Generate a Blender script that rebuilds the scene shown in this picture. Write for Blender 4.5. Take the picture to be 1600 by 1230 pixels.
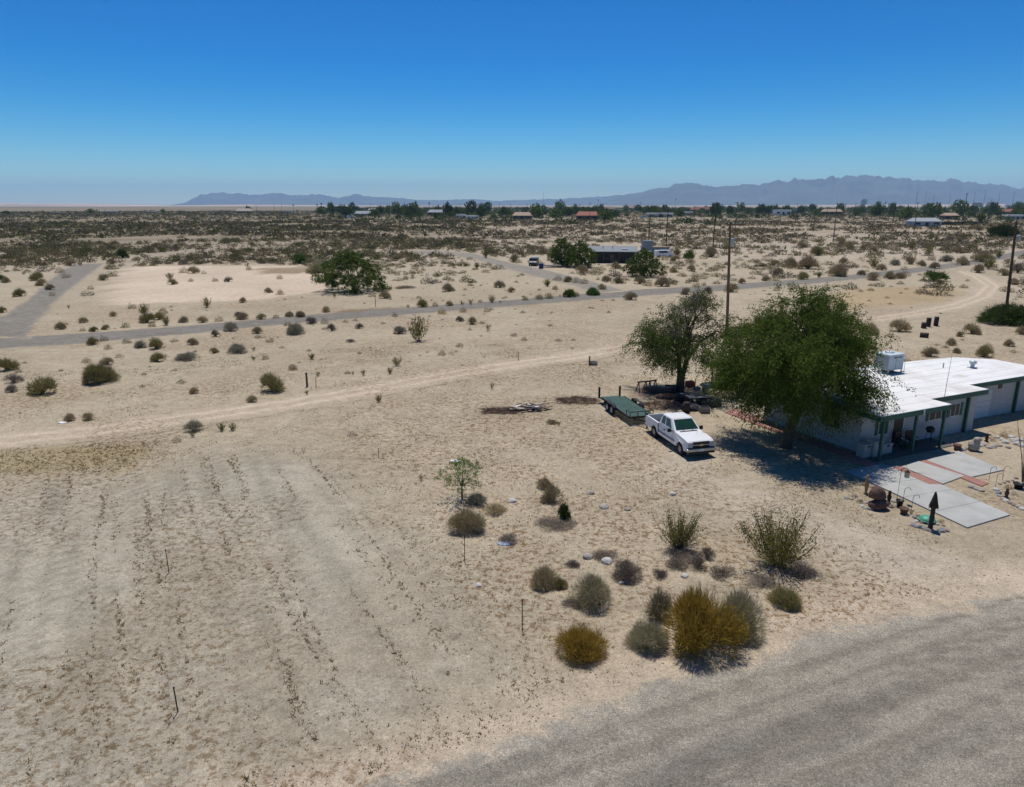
import bpy, bmesh, math, random
import numpy as np
from mathutils import Vector, Matrix

# ---------------------------------------------------------------- scene, camera, sky, sun
scene = bpy.context.scene
scene.cycles.volume_bounces = 2
for o in list(bpy.data.objects):
    bpy.data.objects.remove(o)
COL = scene.collection
EYE = 14.5                       # drone height above ground (m)
FOC, IW, IH, HORIZON = 1109.0, 1600.0, 1230.0, 320.0
PITCH = math.atan((IH / 2 - HORIZON) / FOC)
cam_data = bpy.data.cameras.new('camera')
cam_data.sensor_fit = 'HORIZONTAL'
cam_data.sensor_width = 36.0
cam_data.lens = 36.0 * FOC / IW
cam_data.clip_start = 0.5
cam_data.clip_end = 80000
cam = bpy.data.objects.new('camera', cam_data)
COL.objects.link(cam)
cam.location = (0, 0, EYE)
cam.rotation_euler = (math.pi / 2 - PITCH, 0, 0)
scene.camera = cam

SUN_EL, SUN_AZ = math.radians(71), math.radians(-6)   # azimuth from +Y, towards +X
world = bpy.data.worlds.new('World')
scene.world = world
world.use_nodes = True
wn = world.node_tree
bg = wn.nodes['Background']
sky = wn.nodes.new('ShaderNodeTexSky')
sky.sky_type = 'NISHITA'
sky.sun_disc = False
sky.sun_elevation = SUN_EL
sky.sun_rotation = SUN_AZ
sky.altitude = 1000
sky.air_density = 1.0
sky.dust_density = 0.0
sky.ozone_density = 6.0
grade = wn.nodes.new('ShaderNodeHueSaturation')
grade.inputs['Hue'].default_value = 0.489
grade.inputs['Saturation'].default_value = 1.5
wn.links.new(sky.outputs[0], grade.inputs['Color'])
curve = wn.nodes.new('ShaderNodeGamma')
curve.inputs[1].default_value = 1.4
wn.links.new(grade.outputs[0], curve.inputs[0])
wn.links.new(curve.outputs[0], bg.inputs[0])
bg.inputs[1].default_value = 0.056

sl = bpy.data.lights.new('sun', 'SUN')
sl.energy = 5.0
sl.angle = math.radians(0.53)
sl.color = (1.0, 0.955, 0.89)
sun = bpy.data.objects.new('sun', sl)
COL.objects.link(sun)
sun_dir = Vector((math.sin(SUN_AZ) * math.cos(SUN_EL), math.cos(SUN_AZ) * math.cos(SUN_EL), math.sin(SUN_EL)))
sun.rotation_euler = (-sun_dir).to_track_quat('-Z', 'Y').to_euler()
sun.location = (0, 40, 60)

vs = scene.view_settings
vs.view_transform = 'Standard'
vs.look = 'None'
vs.exposure = -0.28
vs.gamma = 1.0
vs.use_curve_mapping = False

# ---------------------------------------------------------------- survey: picture point -> place
def G(px, py, h=0.0):
    dx = (px - IW / 2) / FOC
    dy = -(py - IH / 2) / FOC
    d = (dx, math.cos(PITCH) + dy * math.sin(PITCH), -math.sin(PITCH) + dy * math.cos(PITCH))
    t = (h - EYE) / d[2]
    return Vector((d[0] * t, d[1] * t, h))
def ppm(p):                      # picture pixels per metre at a place
    return FOC / (p[1] * math.cos(PITCH) + (EYE - p[2]) * math.sin(PITCH))
def top_h(p, py):                # height of something at p whose top is seen at py
    a = PITCH - math.atan((IH / 2 - py) / FOC)
    return EYE - p[1] * math.tan(a)

rng = np.random.default_rng(11)
random.seed(5)

# ---------------------------------------------------------------- noise in numpy
_perm = np.random.default_rng(3).random((256, 256))
def vnoise(x, y):
    x = np.asarray(x, float); y = np.asarray(y, float)
    xi = np.floor(x).astype(int); yi = np.floor(y).astype(int)
    fx = x - xi; fy = y - yi
    fx = fx * fx * (3 - 2 * fx); fy = fy * fy * (3 - 2 * fy)
    a = _perm[xi % 256, yi % 256]; b = _perm[(xi + 1) % 256, yi % 256]
    c = _perm[xi % 256, (yi + 1) % 256]; d = _perm[(xi + 1) % 256, (yi + 1) % 256]
    return (a * (1 - fx) + b * fx) * (1 - fy) + (c * (1 - fx) + d * fx) * fy
def fbm(x, y, o=4):
    s = 0; a = 0.5; t = 0
    for k in range(o):
        s = s + a * vnoise(np.asarray(x) * 2 ** k + 17.3 * k, np.asarray(y) * 2 ** k + 9.1 * k); t += a; a *= .5
    return s / t
def sstep(a, b, x):
    t = np.clip((x - a) / (b - a), 0, 1)
    return t * t * (3 - 2 * t)
def inside(poly, x, y):          # signed distance, positive inside
    x = np.asarray(x, float); y = np.asarray(y, float)
    d = np.full(x.shape, 1e18); s = np.zeros(x.shape, bool)
    n = len(poly)
    for i in range(n):
        x0, y0 = poly[i]; x1, y1 = poly[(i + 1) % n]
        ex, ey = x1 - x0, y1 - y0
        t = np.clip(((x - x0) * ex + (y - y0) * ey) / (ex * ex + ey * ey + 1e-12), 0, 1)
        d = np.minimum(d, (x - x0 - t * ex) ** 2 + (y - y0 - t * ey) ** 2)
        c = ((y0 > y) != (y1 > y))
        with np.errstate(divide='ignore', invalid='ignore'):
            s ^= c & (x < (x1 - x0) * (y - y0) / (y1 - y0 + 1e-12) + x0)
    return np.where(s, 1, -1) * np.sqrt(d)
def line_dist(pl, x, y):         # distance and signed side offset to a polyline
    d = np.full(np.shape(x), 1e18); off = np.zeros(np.shape(x))
    for i in range(len(pl) - 1):
        x0, y0 = pl[i]; x1, y1 = pl[i + 1]
        ex, ey = x1 - x0, y1 - y0; L = math.hypot(ex, ey)
        t = np.clip(((x - x0) * ex + (y - y0) * ey) / (L * L), 0, 1)
        dd = np.hypot(x - x0 - t * ex, y - y0 - t * ey)
        sd = ((x - x0) * ey - (y - y0) * ex) / L
        off = np.where(dd < d, sd, off); d = np.minimum(d, dd)
    return d, off
def gp(*pts):
    return [tuple(G(*p)[:2]) for p in pts]

# ---------------------------------------------------------------- materials
def new_mat(name):
    m = bpy.data.materials.new(name); m.use_nodes = True
    return m, m.node_tree, m.node_tree.nodes['Principled BSDF']
MATS = {}
def mat(name, col, rough=.7, var=.12, scale=3.0, bump=0.0, metal=0.0, spec=.3, stain=0.0, stain_col=(.2, .17, .13), bscale=None, coords='Object'):
    if name in MATS: return MATS[name]
    m, t, b = new_mat(name)
    N, L = t.nodes, t.links
    tc = N.new('ShaderNodeTexCoord')
    nz = N.new('ShaderNodeTexNoise'); nz.inputs['Scale'].default_value = scale; nz.inputs['Detail'].default_value = 6
    L.new(tc.outputs[coords], nz.inputs['Vector'])
    mr = N.new('ShaderNodeMapRange')
    mr.inputs[1].default_value = .25; mr.inputs[2].default_value = .75
    mr.inputs[3].default_value = 1 - var; mr.inputs[4].default_value = 1 + var
    L.new(nz.outputs[0], mr.inputs[0])
    mx = N.new('ShaderNodeVectorMath'); mx.operation = 'SCALE'
    mx.inputs[0].default_value = col; L.new(mr.outputs[0], mx.inputs['Scale'])
    out = mx.outputs[0]
    if stain > 0:
        n2 = N.new('ShaderNodeTexNoise'); n2.inputs['Scale'].default_value = scale * .6; n2.inputs['Detail'].default_value = 8
        n2.inputs['Roughness'].default_value = .7
        L.new(tc.outputs[coords], n2.inputs['Vector'])
        r2 = N.new('ShaderNodeMapRange'); r2.inputs[1].default_value = .48; r2.inputs[2].default_value = .75
        r2.inputs[3].default_value = 0; r2.inputs[4].default_value = stain
        L.new(n2.outputs[0], r2.inputs[0])
        mm = N.new('ShaderNodeMix'); mm.data_type = 'RGBA'
        L.new(r2.outputs[0], mm.inputs[0]); L.new(out, mm.inputs[6]); mm.inputs[7].default_value = (*stain_col, 1)
        out = mm.outputs[2]
    L.new(out, b.inputs['Base Color'])
    b.inputs['Roughness'].default_value = rough; b.inputs['Metallic'].default_value = metal
    b.inputs['Specular IOR Level'].default_value = spec
    if bump:
        n3 = N.new('ShaderNodeTexNoise'); n3.inputs['Scale'].default_value = bscale or scale * 6; n3.inputs['Detail'].default_value = 5
        L.new(tc.outputs[coords], n3.inputs['Vector'])
        bp = N.new('ShaderNodeBump'); bp.inputs['Strength'].default_value = bump; bp.inputs['Distance'].default_value = .03
        L.new(n3.outputs[0], bp.inputs['Height']); L.new(bp.outputs[0], b.inputs['Normal'])
    MATS[name] = m
    return m
def leaf_mat(name, c1, c2, trans=.25, c3=None):
    """twigs and leaves: colour differs from leaf to leaf and from plant to plant"""
    if name in MATS: return MATS[name]
    m, t, b = new_mat(name)
    N, L = t.nodes, t.links
    g = N.new('ShaderNodeNewGeometry'); oi = N.new('ShaderNodeObjectInfo')
    cr = N.new('ShaderNodeValToRGB')
    cr.color_ramp.elements[0].color = (*c1, 1); cr.color_ramp.elements[1].color = (*c2, 1)
    if c3:
        e = cr.color_ramp.elements.new(.93); e.color = (*c3, 1); cr.color_ramp.elements[1].position = .88 if cr.color_ramp.elements[1].color[0] == c2[0] else 1
    L.new(g.outputs['Random Per Island'], cr.inputs[0])
    mr = N.new('ShaderNodeMapRange'); mr.inputs[3].default_value = .8; mr.inputs[4].default_value = 1.2
    L.new(oi.outputs['Random'], mr.inputs[0])
    mx = N.new('ShaderNodeVectorMath'); mx.operation = 'SCALE'
    L.new(cr.outputs[0], mx.inputs[0]); L.new(mr.outputs[0], mx.inputs['Scale'])
    df = N.new('ShaderNodeBsdfDiffuse'); tr = N.new('ShaderNodeBsdfTranslucent'); ms = N.new('ShaderNodeMixShader')
    ms.inputs[0].default_value = trans
    L.new(mx.outputs[0], df.inputs[0]); L.new(mx.outputs[0], tr.inputs[0])
    L.new(df.outputs[0], ms.inputs[1]); L.new(tr.outputs[0], ms.inputs[2])
    L.new(ms.outputs[0], N['Material Output'].inputs['Surface'])
    N.remove(b)
    MATS[name] = m
    return m

# ---------------------------------------------------------------- mesh helpers
def link(o, parent=None):
    COL.objects.link(o)
    if parent is not None: o.parent = parent
    return o
def tag(o, label=None, cat=None, group=None, kind=None):
    if label: o['label'] = label
    if cat: o['category'] = cat
    if group: o['group'] = group
    if kind: o['kind'] = kind
    return o
def empty(name, loc, rz=0.0):
    o = bpy.data.objects.new(name, None); o.empty_display_size = .2
    o.location = loc; o.rotation_euler = (0, 0, rz)
    return link(o)
def np_mesh(name, v, f):
    """v (n,3), f (m,3) or (m,4) arrays"""
    me = bpy.data.meshes.new(name)
    v = np.ascontiguousarray(v, np.float32); f = np.ascontiguousarray(f, np.int32)
    k = f.shape[1]
    me.vertices.add(len(v)); me.vertices.foreach_set('co', v.ravel())
    me.loops.add(f.size); me.loops.foreach_set('vertex_index', f.ravel())
    me.polygons.add(len(f)); me.polygons.foreach_set('loop_start', np.arange(0, f.size, k, dtype=np.int32))
    me.polygons.foreach_set('loop_total', np.full(len(f), k, np.int32))
    me.update(calc_edges=True)
    return me
def np_obj(name, v, f, m, parent=None, loc=(0, 0, 0)):
    me = np_mesh(name, v, f); me.materials.append(m)
    o = bpy.data.objects.new(name, me); o.location = loc
    return link(o, parent)
class MB:
    def __init__(s): s.v = []; s.f = []; s.sm = []
    def add(s, vs, fs, smooth=False):
        b = len(s.v); s.v += [tuple(p) for p in vs]
        s.f += [tuple(b + i for i in q) for q in fs]; s.sm += [smooth] * len(fs); return s
    def box(s, x0, x1, y0, y1, z0, z1, M=None):
        vs = [Vector((x, y, z)) for z in (z0, z1) for y in (y0, y1) for x in (x0, x1)]
        if M is not None: vs = [M @ p for p in vs]
        return s.add(vs, [(0, 2, 3, 1), (4, 5, 7, 6), (0, 1, 5, 4), (2, 6, 7, 3), (0, 4, 6, 2), (1, 3, 7, 5)])
    def bar(s, a, b, w, h=None, up=(0, 0, 1)):
        a = Vector(a); b = Vector(b); d = (b - a); L = d.length; d.normalize()
        u = Vector(up); r = d.cross(u)
        if r.length < 1e-4: r = d.cross(Vector((1, 0, 0)))
        r.normalize(); u = r.cross(d); h = h or w
        vs = [a + d * (L * k) + r * (w / 2 * i) + u * (h / 2 * j) for k in (0, 1) for j in (-1, 1) for i in (-1, 1)]
        return s.add(vs, [(0, 2, 3, 1), (4, 5, 7, 6), (0, 1, 5, 4), (2, 6, 7, 3), (0, 4, 6, 2), (1, 3, 7, 5)])
    def tube(s, pts, rad, n=8, cap=True):
        pts = [Vector(p) for p in pts]; vs = []; fs = []
        for i, p in enumerate(pts):
            d = (pts[min(i + 1, len(pts) - 1)] - pts[max(i - 1, 0)]).normalized()
            a = d.cross(Vector((0, 0, 1)))
            if a.length < 1e-3: a = d.cross(Vector((0, 1, 0)))
            a.normalize(); b = a.cross(d); r = rad[i] if hasattr(rad, '__len__') else rad
            for k in range(n):
                t = 2 * math.pi * k / n; vs.append(p + (a * math.cos(t) + b * math.sin(t)) * r)
        for i in range(len(pts) - 1):
            for k in range(n):
                fs.append((i * n + k, i * n + (k + 1) % n, (i + 1) * n + (k + 1) % n, (i + 1) * n + k))
        s.add(vs, fs, True)
        if cap:
            q = len(pts) - 1
            s.add([vs[k] for k in range(n)], [tuple(range(n))]); s.add([vs[q * n + k] for k in range(n)], [tuple(range(n))[::-1]])
        return s
    def lathe(s, prof, n=20, M=None, smooth=True):
        vs = []; fs = []
        for r, z in prof:
            for k in range(n):
                t = 2 * math.pi * k / n; p = Vector((r * math.cos(t), r * math.sin(t), z)); vs.append(M @ p if M is not None else p)
        for i in range(len(prof) - 1):
            for k in range(n):
                fs.append((i * n + k, i * n + (k + 1) % n, (i + 1) * n + (k + 1) % n, (i + 1) * n + k))
        return s.add(vs, fs, smooth)
    def prism(s, poly, a, b, axis='y'):
        """poly of (x,z) extruded along y, or (x,y) along z"""
        n = len(poly)
        vs = [((p[0], t, p[1]) if axis == 'y' else (p[0], p[1], t)) for t in (a, b) for p in poly]
        fs = [tuple(range(n)), tuple(range(2 * n - 1, n - 1, -1))]
        fs += [(i, i + n, (i + 1) % n + n, (i + 1) % n) for i in range(n)]
        return s.add(vs, fs)
    def build(s, name, m, parent=None, loc=(0, 0, 0), bevel=0.0, rot=None, seg=2):
        me = bpy.data.meshes.new(name)
        me.from_pydata([tuple(p) for p in s.v], [], s.f)
        me.polygons.foreach_set('use_smooth', s.sm)
        bm = bmesh.new(); bm.from_mesh(me)
        bmesh.ops.recalc_face_normals(bm, faces=bm.faces); bm.to_mesh(me); bm.free()
        me.materials.append(m); me.update()
        o = bpy.data.objects.new(name, me); o.location = loc
        if rot: o.rotation_euler = rot
        link(o, parent)
        if bevel:
            md = o.modifiers.new('bevel', 'BEVEL'); md.width = bevel; md.segments = seg; md.limit_method = 'ANGLE'; md.angle_limit = math.radians(40)
        return o
def copy_tree(o, parent=None):
    c = o.copy(); COL.objects.link(c); c.parent = parent
    for ch in list(o.children): copy_tree(ch, c)
    return c

# ---------------------------------------------------------------- zones of the ground
near_edge = gp((330, 1330), (470, 1290), (610, 1232), (720, 1196), (830, 1160), (920, 1112), (1000, 1078), (1080, 1055), (1150, 1038), (1230, 1008), (1300, 985), (1400, 966), (1500, 948), (1600, 930), (1720, 905), (1900, 870))
def shift_line(pl, d):
    out = []
    for i, p in enumerate(pl):
        a = pl[max(i - 1, 0)]; b = pl[min(i + 1, len(pl) - 1)]
        ex, ey = b[0] - a[0], b[1] - a[1]; L = math.hypot(ex, ey)
        out.append((p[0] + ey / L * d, p[1] - ex / L * d))
    return out
near_edge = shift_line(near_edge, -.55)
near_poly = near_edge + shift_line(near_edge, 13.0)[::-1]
mid_lo = gp((-260, 566), (0, 546), (150, 536), (300, 522), (450, 507), (600, 495), (800, 479), (950, 467), (1000, 463), (1130, 455), (1300, 441), (1450, 425), (1530, 413), (1600, 399), (1720, 380))
mid_hi = gp((-260, 545), (0, 528), (150, 519), (300, 508), (450, 494), (600, 483), (800, 468), (940, 456), (1000, 452), (1130, 445), (1300, 432), (1450, 416), (1530, 404), (1600, 390), (1720, 372))
mid_poly = mid_lo + mid_hi[::-1]
left_poly = gp((-60, 525), (0, 494), (38, 470), (72, 440), (103, 416), (128, 411), (163, 413), (141, 430), (113, 452), (82, 480), (60, 505), (40, 525))
side_poly = gp((640, 392), (690, 393), (740, 396), (800, 411), (850, 421), (900, 433), (950, 446), (985, 455), (925, 460), (900, 448), (868, 440), (830, 431), (790, 420), (740, 405), (690, 398), (640, 396))
track_a = gp((-200, 705), (0, 689), (150, 673), (300, 653), (450, 631), (600, 605), (700, 586), (800, 570), (900, 557), (980, 542), (1050, 524), (1160, 512))
track_b = gp((1290, 512), (1360, 500), (1430, 490), (1490, 479), (1535, 463), (1550, 447), (1530, 433), (1505, 424))
track_c = gp((690, 372), (760, 375), (830, 381), (880, 388))
plot_poly = gp((200, 418), (320, 414), (470, 416), (505, 432), (512, 452), (420, 468), (250, 474), (165, 478), (165, 455))
gravel_lot = gp((-300, 752), (0, 748), (180, 742), (330, 716), (470, 702), (520, 730), (610, 830), (720, 960), (780, 1080), (700, 1190), (560, 1260), (-300, 1500))
drygrass_lot = gp((-200, 706), (60, 700), (230, 690), (245, 706), (180, 738), (0, 746), (-200, 752))
yard_poly = gp((1040, 690), (1120, 720), (1150, 760), (1280, 790), (1380, 830), (1640, 905), (1640, 960), (1400, 925), (1250, 860), (1130, 800), (1020, 740))
straw_lot = gp((1290, 455), (1400, 447), (1480, 448), (1515, 460), (1480, 473), (1350, 484), (1290, 490))
soil_a = gp((400, 420), (470, 417), (500, 422), (470, 428), (410, 427))
soil_b = gp((505, 492), (560, 482), (640, 480), (660, 486), (600, 492), (520, 497))
FLAT = [near_poly, mid_poly, left_poly, side_poly]
house_zone = gp((1120, 640), (1330, 545), (1700, 545), (1700, 850), (1500, 850), (1340, 760))

FUR = np.array([-.48, .88])      # direction of the old furrows in the near lot
def flat_mask(x, y):
    f = np.zeros(np.shape(x))
    for p in FLAT: f = np.maximum(f, sstep(-1.5, .2, inside(p, x, y)))
    f = np.maximum(f, sstep(-2.5, -.5, inside(house_zone, x, y)))
    for t, w in ((track_a, 2.2), (track_b, 2.4), (track_c, 3)):
        f = np.maximum(f, 1 - sstep(w, w + 1.5, line_dist(t, x, y)[0]))
    return f
def height(x, y):
    x = np.asarray(x, float); y = np.asarray(y, float)
    h = (fbm(x * .35, y * .35, 4) - .5) * .12 + (fbm(x * 1.9 + 40, y * 1.9, 3) - .5) * .09
    u = x * FUR[1] - y * FUR[0]; v = x * FUR[0] + y * FUR[1]
    h = h + (fbm(u * 2.2, v * .12, 2) - .5) * .05 * sstep(-1, 2, inside(gravel_lot, x, y))
    h = h * (1 - flat_mask(x, y))
    r = np.hypot(x, y)
    return h * (1 - sstep(250, 500, r))
def hz(x, y): return float(height(np.array([x]), np.array([y]))[0])

def lerp3(c, col, w):
    return c * (1 - w[..., None]) + np.array(col) * w[..., None]
def soil(x, y):
    """albedo of the bare ground"""
    x = np.asarray(x, float); y = np.asarray(y, float)
    n1 = fbm(x * .06, y * .06, 4); n2 = fbm(x * .5 + 5, y * .5, 4); n3 = fbm(x * 2.3, y * 2.3 + 9, 3)
    c = np.zeros(x.shape + (3,)) + np.array((.435, .366, .272))
    r = np.hypot(x, y)
    c = lerp3(c, (.43, .365, .29), sstep(110, 320, r) * (.6 + .4 * n1))
    lf = sstep(.12, -.12, x / np.maximum(np.abs(y), 1) + .03)
    c = lerp3(c, (.19, .158, .105), sstep(150, 400, r + (n1 - .5) * 200) * lf * .92)
    c = lerp3(c, (.30, .245, .17), sstep(220, 600, r) * (1 - lf) * .85)
    c = lerp3(c, (.20, .165, .115), sstep(550, 1100, r) * (1 - .45 * sstep(4500, 6500, r)) * .85)
    c = lerp3(c, (.40, .33, .235), sstep(.50, .66, fbm(x * .21 + 50, y * .21 + 7, 4)) * .55)
    w = sstep(-.6, 1.2, inside(plot_poly, x, y) + (n2 - .5) * 5)
    c = lerp3(c, (.62, .51, .40), w * (.65 + .35 * n1))
    w = sstep(-4, 4, inside(gravel_lot, x, y) + (n2 - .5) * 7)
    u = x * FUR[1] - y * FUR[0]; v = x * FUR[0] + y * FUR[1]
    stripes = .5 * fbm(u * 1.1, v * .09, 3) + .5 * fbm(u * 3.2, v * .12 + 5, 2)
    c = lerp3(c, (.432, .388, .312), w * .9)
    c = c * (1 - (w * sstep(.50, .58, stripes) * .2))[..., None]
    c = lerp3(c, (.345, .29, .215), w * sstep(.48, .68, fbm(x * .16 + 3, y * .16, 4)) * .5)
    w = sstep(-.8, 1.0, inside(drygrass_lot, x, y) + (n2 - .5) * 4)
    c = lerp3(c, (.34, .275, .155), w * (.35 + .65 * n3))
    w = sstep(-1.0, 1.5, inside(yard_poly, x, y) + (n2 - .5) * 4)
    c = lerp3(c, (.50, .43, .35), w * .8)
    w = sstep(-1.0, 2.5, inside(straw_lot, x, y) + (n2 - .5) * 5)
    c = lerp3(c, (.42, .32, .19), w * .8)
    for p in (soil_a, soil_b):
        w = sstep(-.8, .8, inside(p, x, y) + (n2 - .5) * 4)
        c = lerp3(c, (.24, .18, .11), w * .85)
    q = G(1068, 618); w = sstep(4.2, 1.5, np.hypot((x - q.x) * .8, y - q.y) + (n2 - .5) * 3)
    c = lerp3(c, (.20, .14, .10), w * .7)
    # sandy verge of the near road
    d = inside(near_poly, x, y)
    c = lerp3(c, (.56, .46, .35), sstep(-2.6, -.6, d + (n2 - .5) * 1.6) * .8)
    return c * np.array((.93, .92, .88)) * (.90 + .2 * n1)[..., None] * (.90 + .2 * n2)[..., None] * (.95 + .10 * n3)[..., None]

def paved(kind):
    def fn(x, y, d):
        x = np.asarray(x, float); y = np.asarray(y, float)
        base = soil(x, y); n2 = fbm(x * .9 + 3, y * .9, 4); n3 = fbm(x * 3.1, y * 3.1 + 9, 3)
        if kind == 'near':
            a = math.atan2(near_edge[9][1] - near_edge[6][1], near_edge[9][0] - near_edge[6][0])
            u = x * math.cos(a) + y * math.sin(a); v = -x * math.sin(a) + y * math.cos(a)
            c = np.zeros(x.shape + (3,)) + np.array((.300, .270, .212))
            c = lerp3(c, (.335, .305, .248), sstep(1.6, .2, d))
            band = np.exp(-((d - 3.9 + (n2 - .5)) / .9) ** 2) + .6 * np.exp(-((d - 6.1 + (n2 - .5)) / .8) ** 2)
            c = lerp3(c, (.17, .158, .13), np.clip(band * sstep(.38, .68, fbm(u * .16, v * 2.4, 4)), 0, 1) * .85)
            c = lerp3(c, (.20, .18, .14), sstep(.48, .6, fbm(u * .09 + 9, v * 4.5, 4)) * .7)
            w = sstep(.0, .55, d - .30 + (n2 - .5) * 1.2 + (n3 - .5) * 1.2)
        else:
            c = np.zeros(x.shape + (3,)) + np.array({'mid': (.205, .19, .16), 'left': (.225, .205, .17), 'side': (.26, .235, .19)}[kind])
            c = c * (.8 + .4 * n2)[..., None]
            w = sstep(-.05, .9, d + (n2 - .5) * 1.4)
        return lerp3(base, c, w)
    return fn
def track_col(x, y, off):
    base = soil(x, y); n2 = fbm(np.asarray(x) * .9 + 3, np.asarray(y) * .9, 4)
    c = np.zeros(np.shape(x) + (3,)) + np.array((.485, .395, .288))
    rut = np.exp(-((np.abs(off) - .85) / .33) ** 2)
    c = lerp3(c, (.56, .462, .345), rut * .85)
    c = lerp3(c, (.38, .31, .22), np.exp(-(off / .35) ** 2) * .7 * n2)
    c = lerp3(c, (.36, .295, .215), np.exp(-((np.abs(off) - 1.4) / .16) ** 2) * .55 * n2)
    w = sstep(2.4, .9, np.abs(off) + (n2 - .5) * 2.2) * .92
    return lerp3(base, c, w) * (.9 + .2 * n2)[..., None]

def ground_mat():
    m, t, b = new_mat('desert_soil')
    N, L = t.nodes, t.links
    at = N.new('ShaderNodeAttribute'); at.attribute_name = 'albedo'
    gr = N.new('ShaderNodeAttribute'); gr.attribute_name = 'grit'
    tc = N.new('ShaderNodeTexCoord')
    def noise(s, d=4, r=.6):
        n = N.new('ShaderNodeTexNoise'); n.inputs['Scale'].default_value = s; n.inputs['Detail'].default_value = d; n.inputs['Roughness'].default_value = r
        L.new(tc.outputs['Object'], n.inputs['Vector']); return n.outputs[0]
    def rng_(x, a, b_, c, d):
        r = N.new('ShaderNodeMapRange'); r.inputs[1].default_value = a; r.inputs[2].default_value = b_
        r.inputs[3].default_value = c; r.inputs[4].default_value = d; L.new(x, r.inputs[0]); return r.outputs[0]
    def mul(a, b_):
        q = N.new('ShaderNodeMath'); q.operation = 'MULTIPLY'; L.new(a, q.inputs[0]); L.new(b_, q.inputs[1]); return q.outputs[0]
    f1 = mul(rng_(noise(1.3, 8, .68), .3, .7, .80, 1.17), rng_(noise(7.5, 4, .8), .3, .7, .76, 1.24))
    f2 = mul(rng_(noise(18, 3, .75), .3, .7, .74, 1.26), rng_(noise(60, 2, .7), .3, .7, .80, 1.2))
    # coarse chippings of the sealed road
    n3 = noise(26, 3, .85)
    f3a = rng_(n3, .3, .7, .42, 1.6)
    mixg = N.new('ShaderNodeMix'); mixg.data_type = 'FLOAT'
    L.new(gr.outputs['Fac'], mixg.inputs[0]); mixg.inputs[2].default_value = 1.0; L.new(f3a, mixg.inputs[3])
    # scraps of dead leaf and small stones lying on the sand
    vo = N.new('ShaderNodeTexVoronoi'); vo.inputs['Scale'].default_value = 3.4; L.new(tc.outputs['Object'], vo.inputs['Vector'])
    dots = rng_(vo.outputs['Distance'], .06, .16, .62, 1.0)
    patch = rng_(noise(.35, 4, .6), .45, .6, 0, 1)
    md = N.new('ShaderNodeMix'); md.data_type = 'FLOAT'; L.new(patch, md.inputs[0]); md.inputs[2].default_value = 1.0; L.new(dots, md.inputs[3])
    # fine cracks in the sealed surface
    wv = N.new('ShaderNodeVectorMath'); wv.operation = 'ADD'; nv = N.new('ShaderNodeTexNoise'); nv.inputs['Scale'].default_value = .9; nv.inputs['Detail'].default_value = 5
    L.new(tc.outputs['Object'], nv.inputs['Vector']); L.new(tc.outputs['Object'], wv.inputs[0]); L.new(nv.outputs['Color'], wv.inputs[1])
    vc = N.new('ShaderNodeTexVoronoi'); vc.feature = 'DISTANCE_TO_EDGE'; vc.inputs['Scale'].default_value = .28; L.new(wv.outputs[0], vc.inputs['Vector'])
    crack = rng_(vc.outputs['Distance'], .0, .006, .84, 1)
    mc = N.new('ShaderNodeMix'); mc.data_type = 'FLOAT'; L.new(mul(gr.outputs['Fac'], rng_(noise(.25, 3, .6), .5, .6, 0, 1)), mc.inputs[0]); mc.inputs[2].default_value = 1.0; L.new(crack, mc.inputs[3])
    f = mul(mul(mul(f1, f2), mc.outputs[0]), mul(mixg.outputs[0], md.outputs[0]))
    la = N.new('ShaderNodeAttribute'); la.attribute_name = 'litter'
    lit = mul(rng_(noise(3.2, 9, .78), .50, .57, 0, 1), la.outputs['Fac'])
    inv = N.new('ShaderNodeMath'); inv.operation = 'SUBTRACT'; inv.inputs[0].default_value = 1.0; L.new(gr.outputs['Fac'], inv.inputs[1])
    lit = mul(lit, inv.outputs[0])
    lc = N.new('ShaderNodeMix'); lc.data_type = 'RGBA'; lc.blend_type = 'MULTIPLY'; L.new(lit, lc.inputs[0]); L.new(at.outputs['Color'], lc.inputs[6]); lc.inputs[7].default_value = (.50, .40, .295, 1)
    sc = N.new('ShaderNodeVectorMath'); sc.operation = 'SCALE'
    L.new(lc.outputs[2], sc.inputs[0]); L.new(f, sc.inputs['Scale'])
    L.new(sc.outputs[0], b.inputs['Base Color'])
    b.inputs['Roughness'].default_value = .95; b.inputs['Specular IOR Level'].default_value = .1
    bp = N.new('ShaderNodeBump'); bp.inputs['Strength'].default_value = .9; bp.inputs['Distance'].default_value = .06
    L.new(noise(7, 9, .75), bp.inputs['Height']); L.new(bp.outputs[0], b.inputs['Normal'])
    return m
GM = ground_mat()
litter_zone = gp((560, 635), (760, 650), (900, 640), (1010, 700), (1110, 770), (1150, 860), (1330, 930), (1200, 960), (1000, 930), (850, 930), (740, 860), (640, 760))
def litter(x, y):
    n = fbm(x * .16 + 21, y * .16 + 4, 4); m = fbm(x * .6 + 2, y * .6 + 14, 3)
    z = sstep(-3, 2.5, inside(litter_zone, x, y) + (m - .5) * 6)
    return np.clip(sstep(.42, .62, n) * .8 + .1 + z * (.2 + .8 * sstep(.38, .6, m)), 0, 1) * sstep(160, 90, np.hypot(x, y))
def set_col(me, col, grit):
    co = np.empty(len(me.vertices) * 3, np.float32); me.vertices.foreach_get('co', co); co = co.reshape(-1, 3)
    l = me.attributes.new('litter', 'FLOAT', 'POINT'); l.data.foreach_set('value', litter(co[:, 0], co[:, 1]).astype(np.float32))
    a = me.color_attributes.new('albedo', 'FLOAT_COLOR', 'POINT')
    a.data.foreach_set('color', np.concatenate([col, np.ones((len(col), 1))], 1).astype(np.float32).ravel())
    g = me.attributes.new('grit', 'FLOAT', 'POINT'); g.data.foreach_set('value', np.asarray(grit, np.float32))
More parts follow.
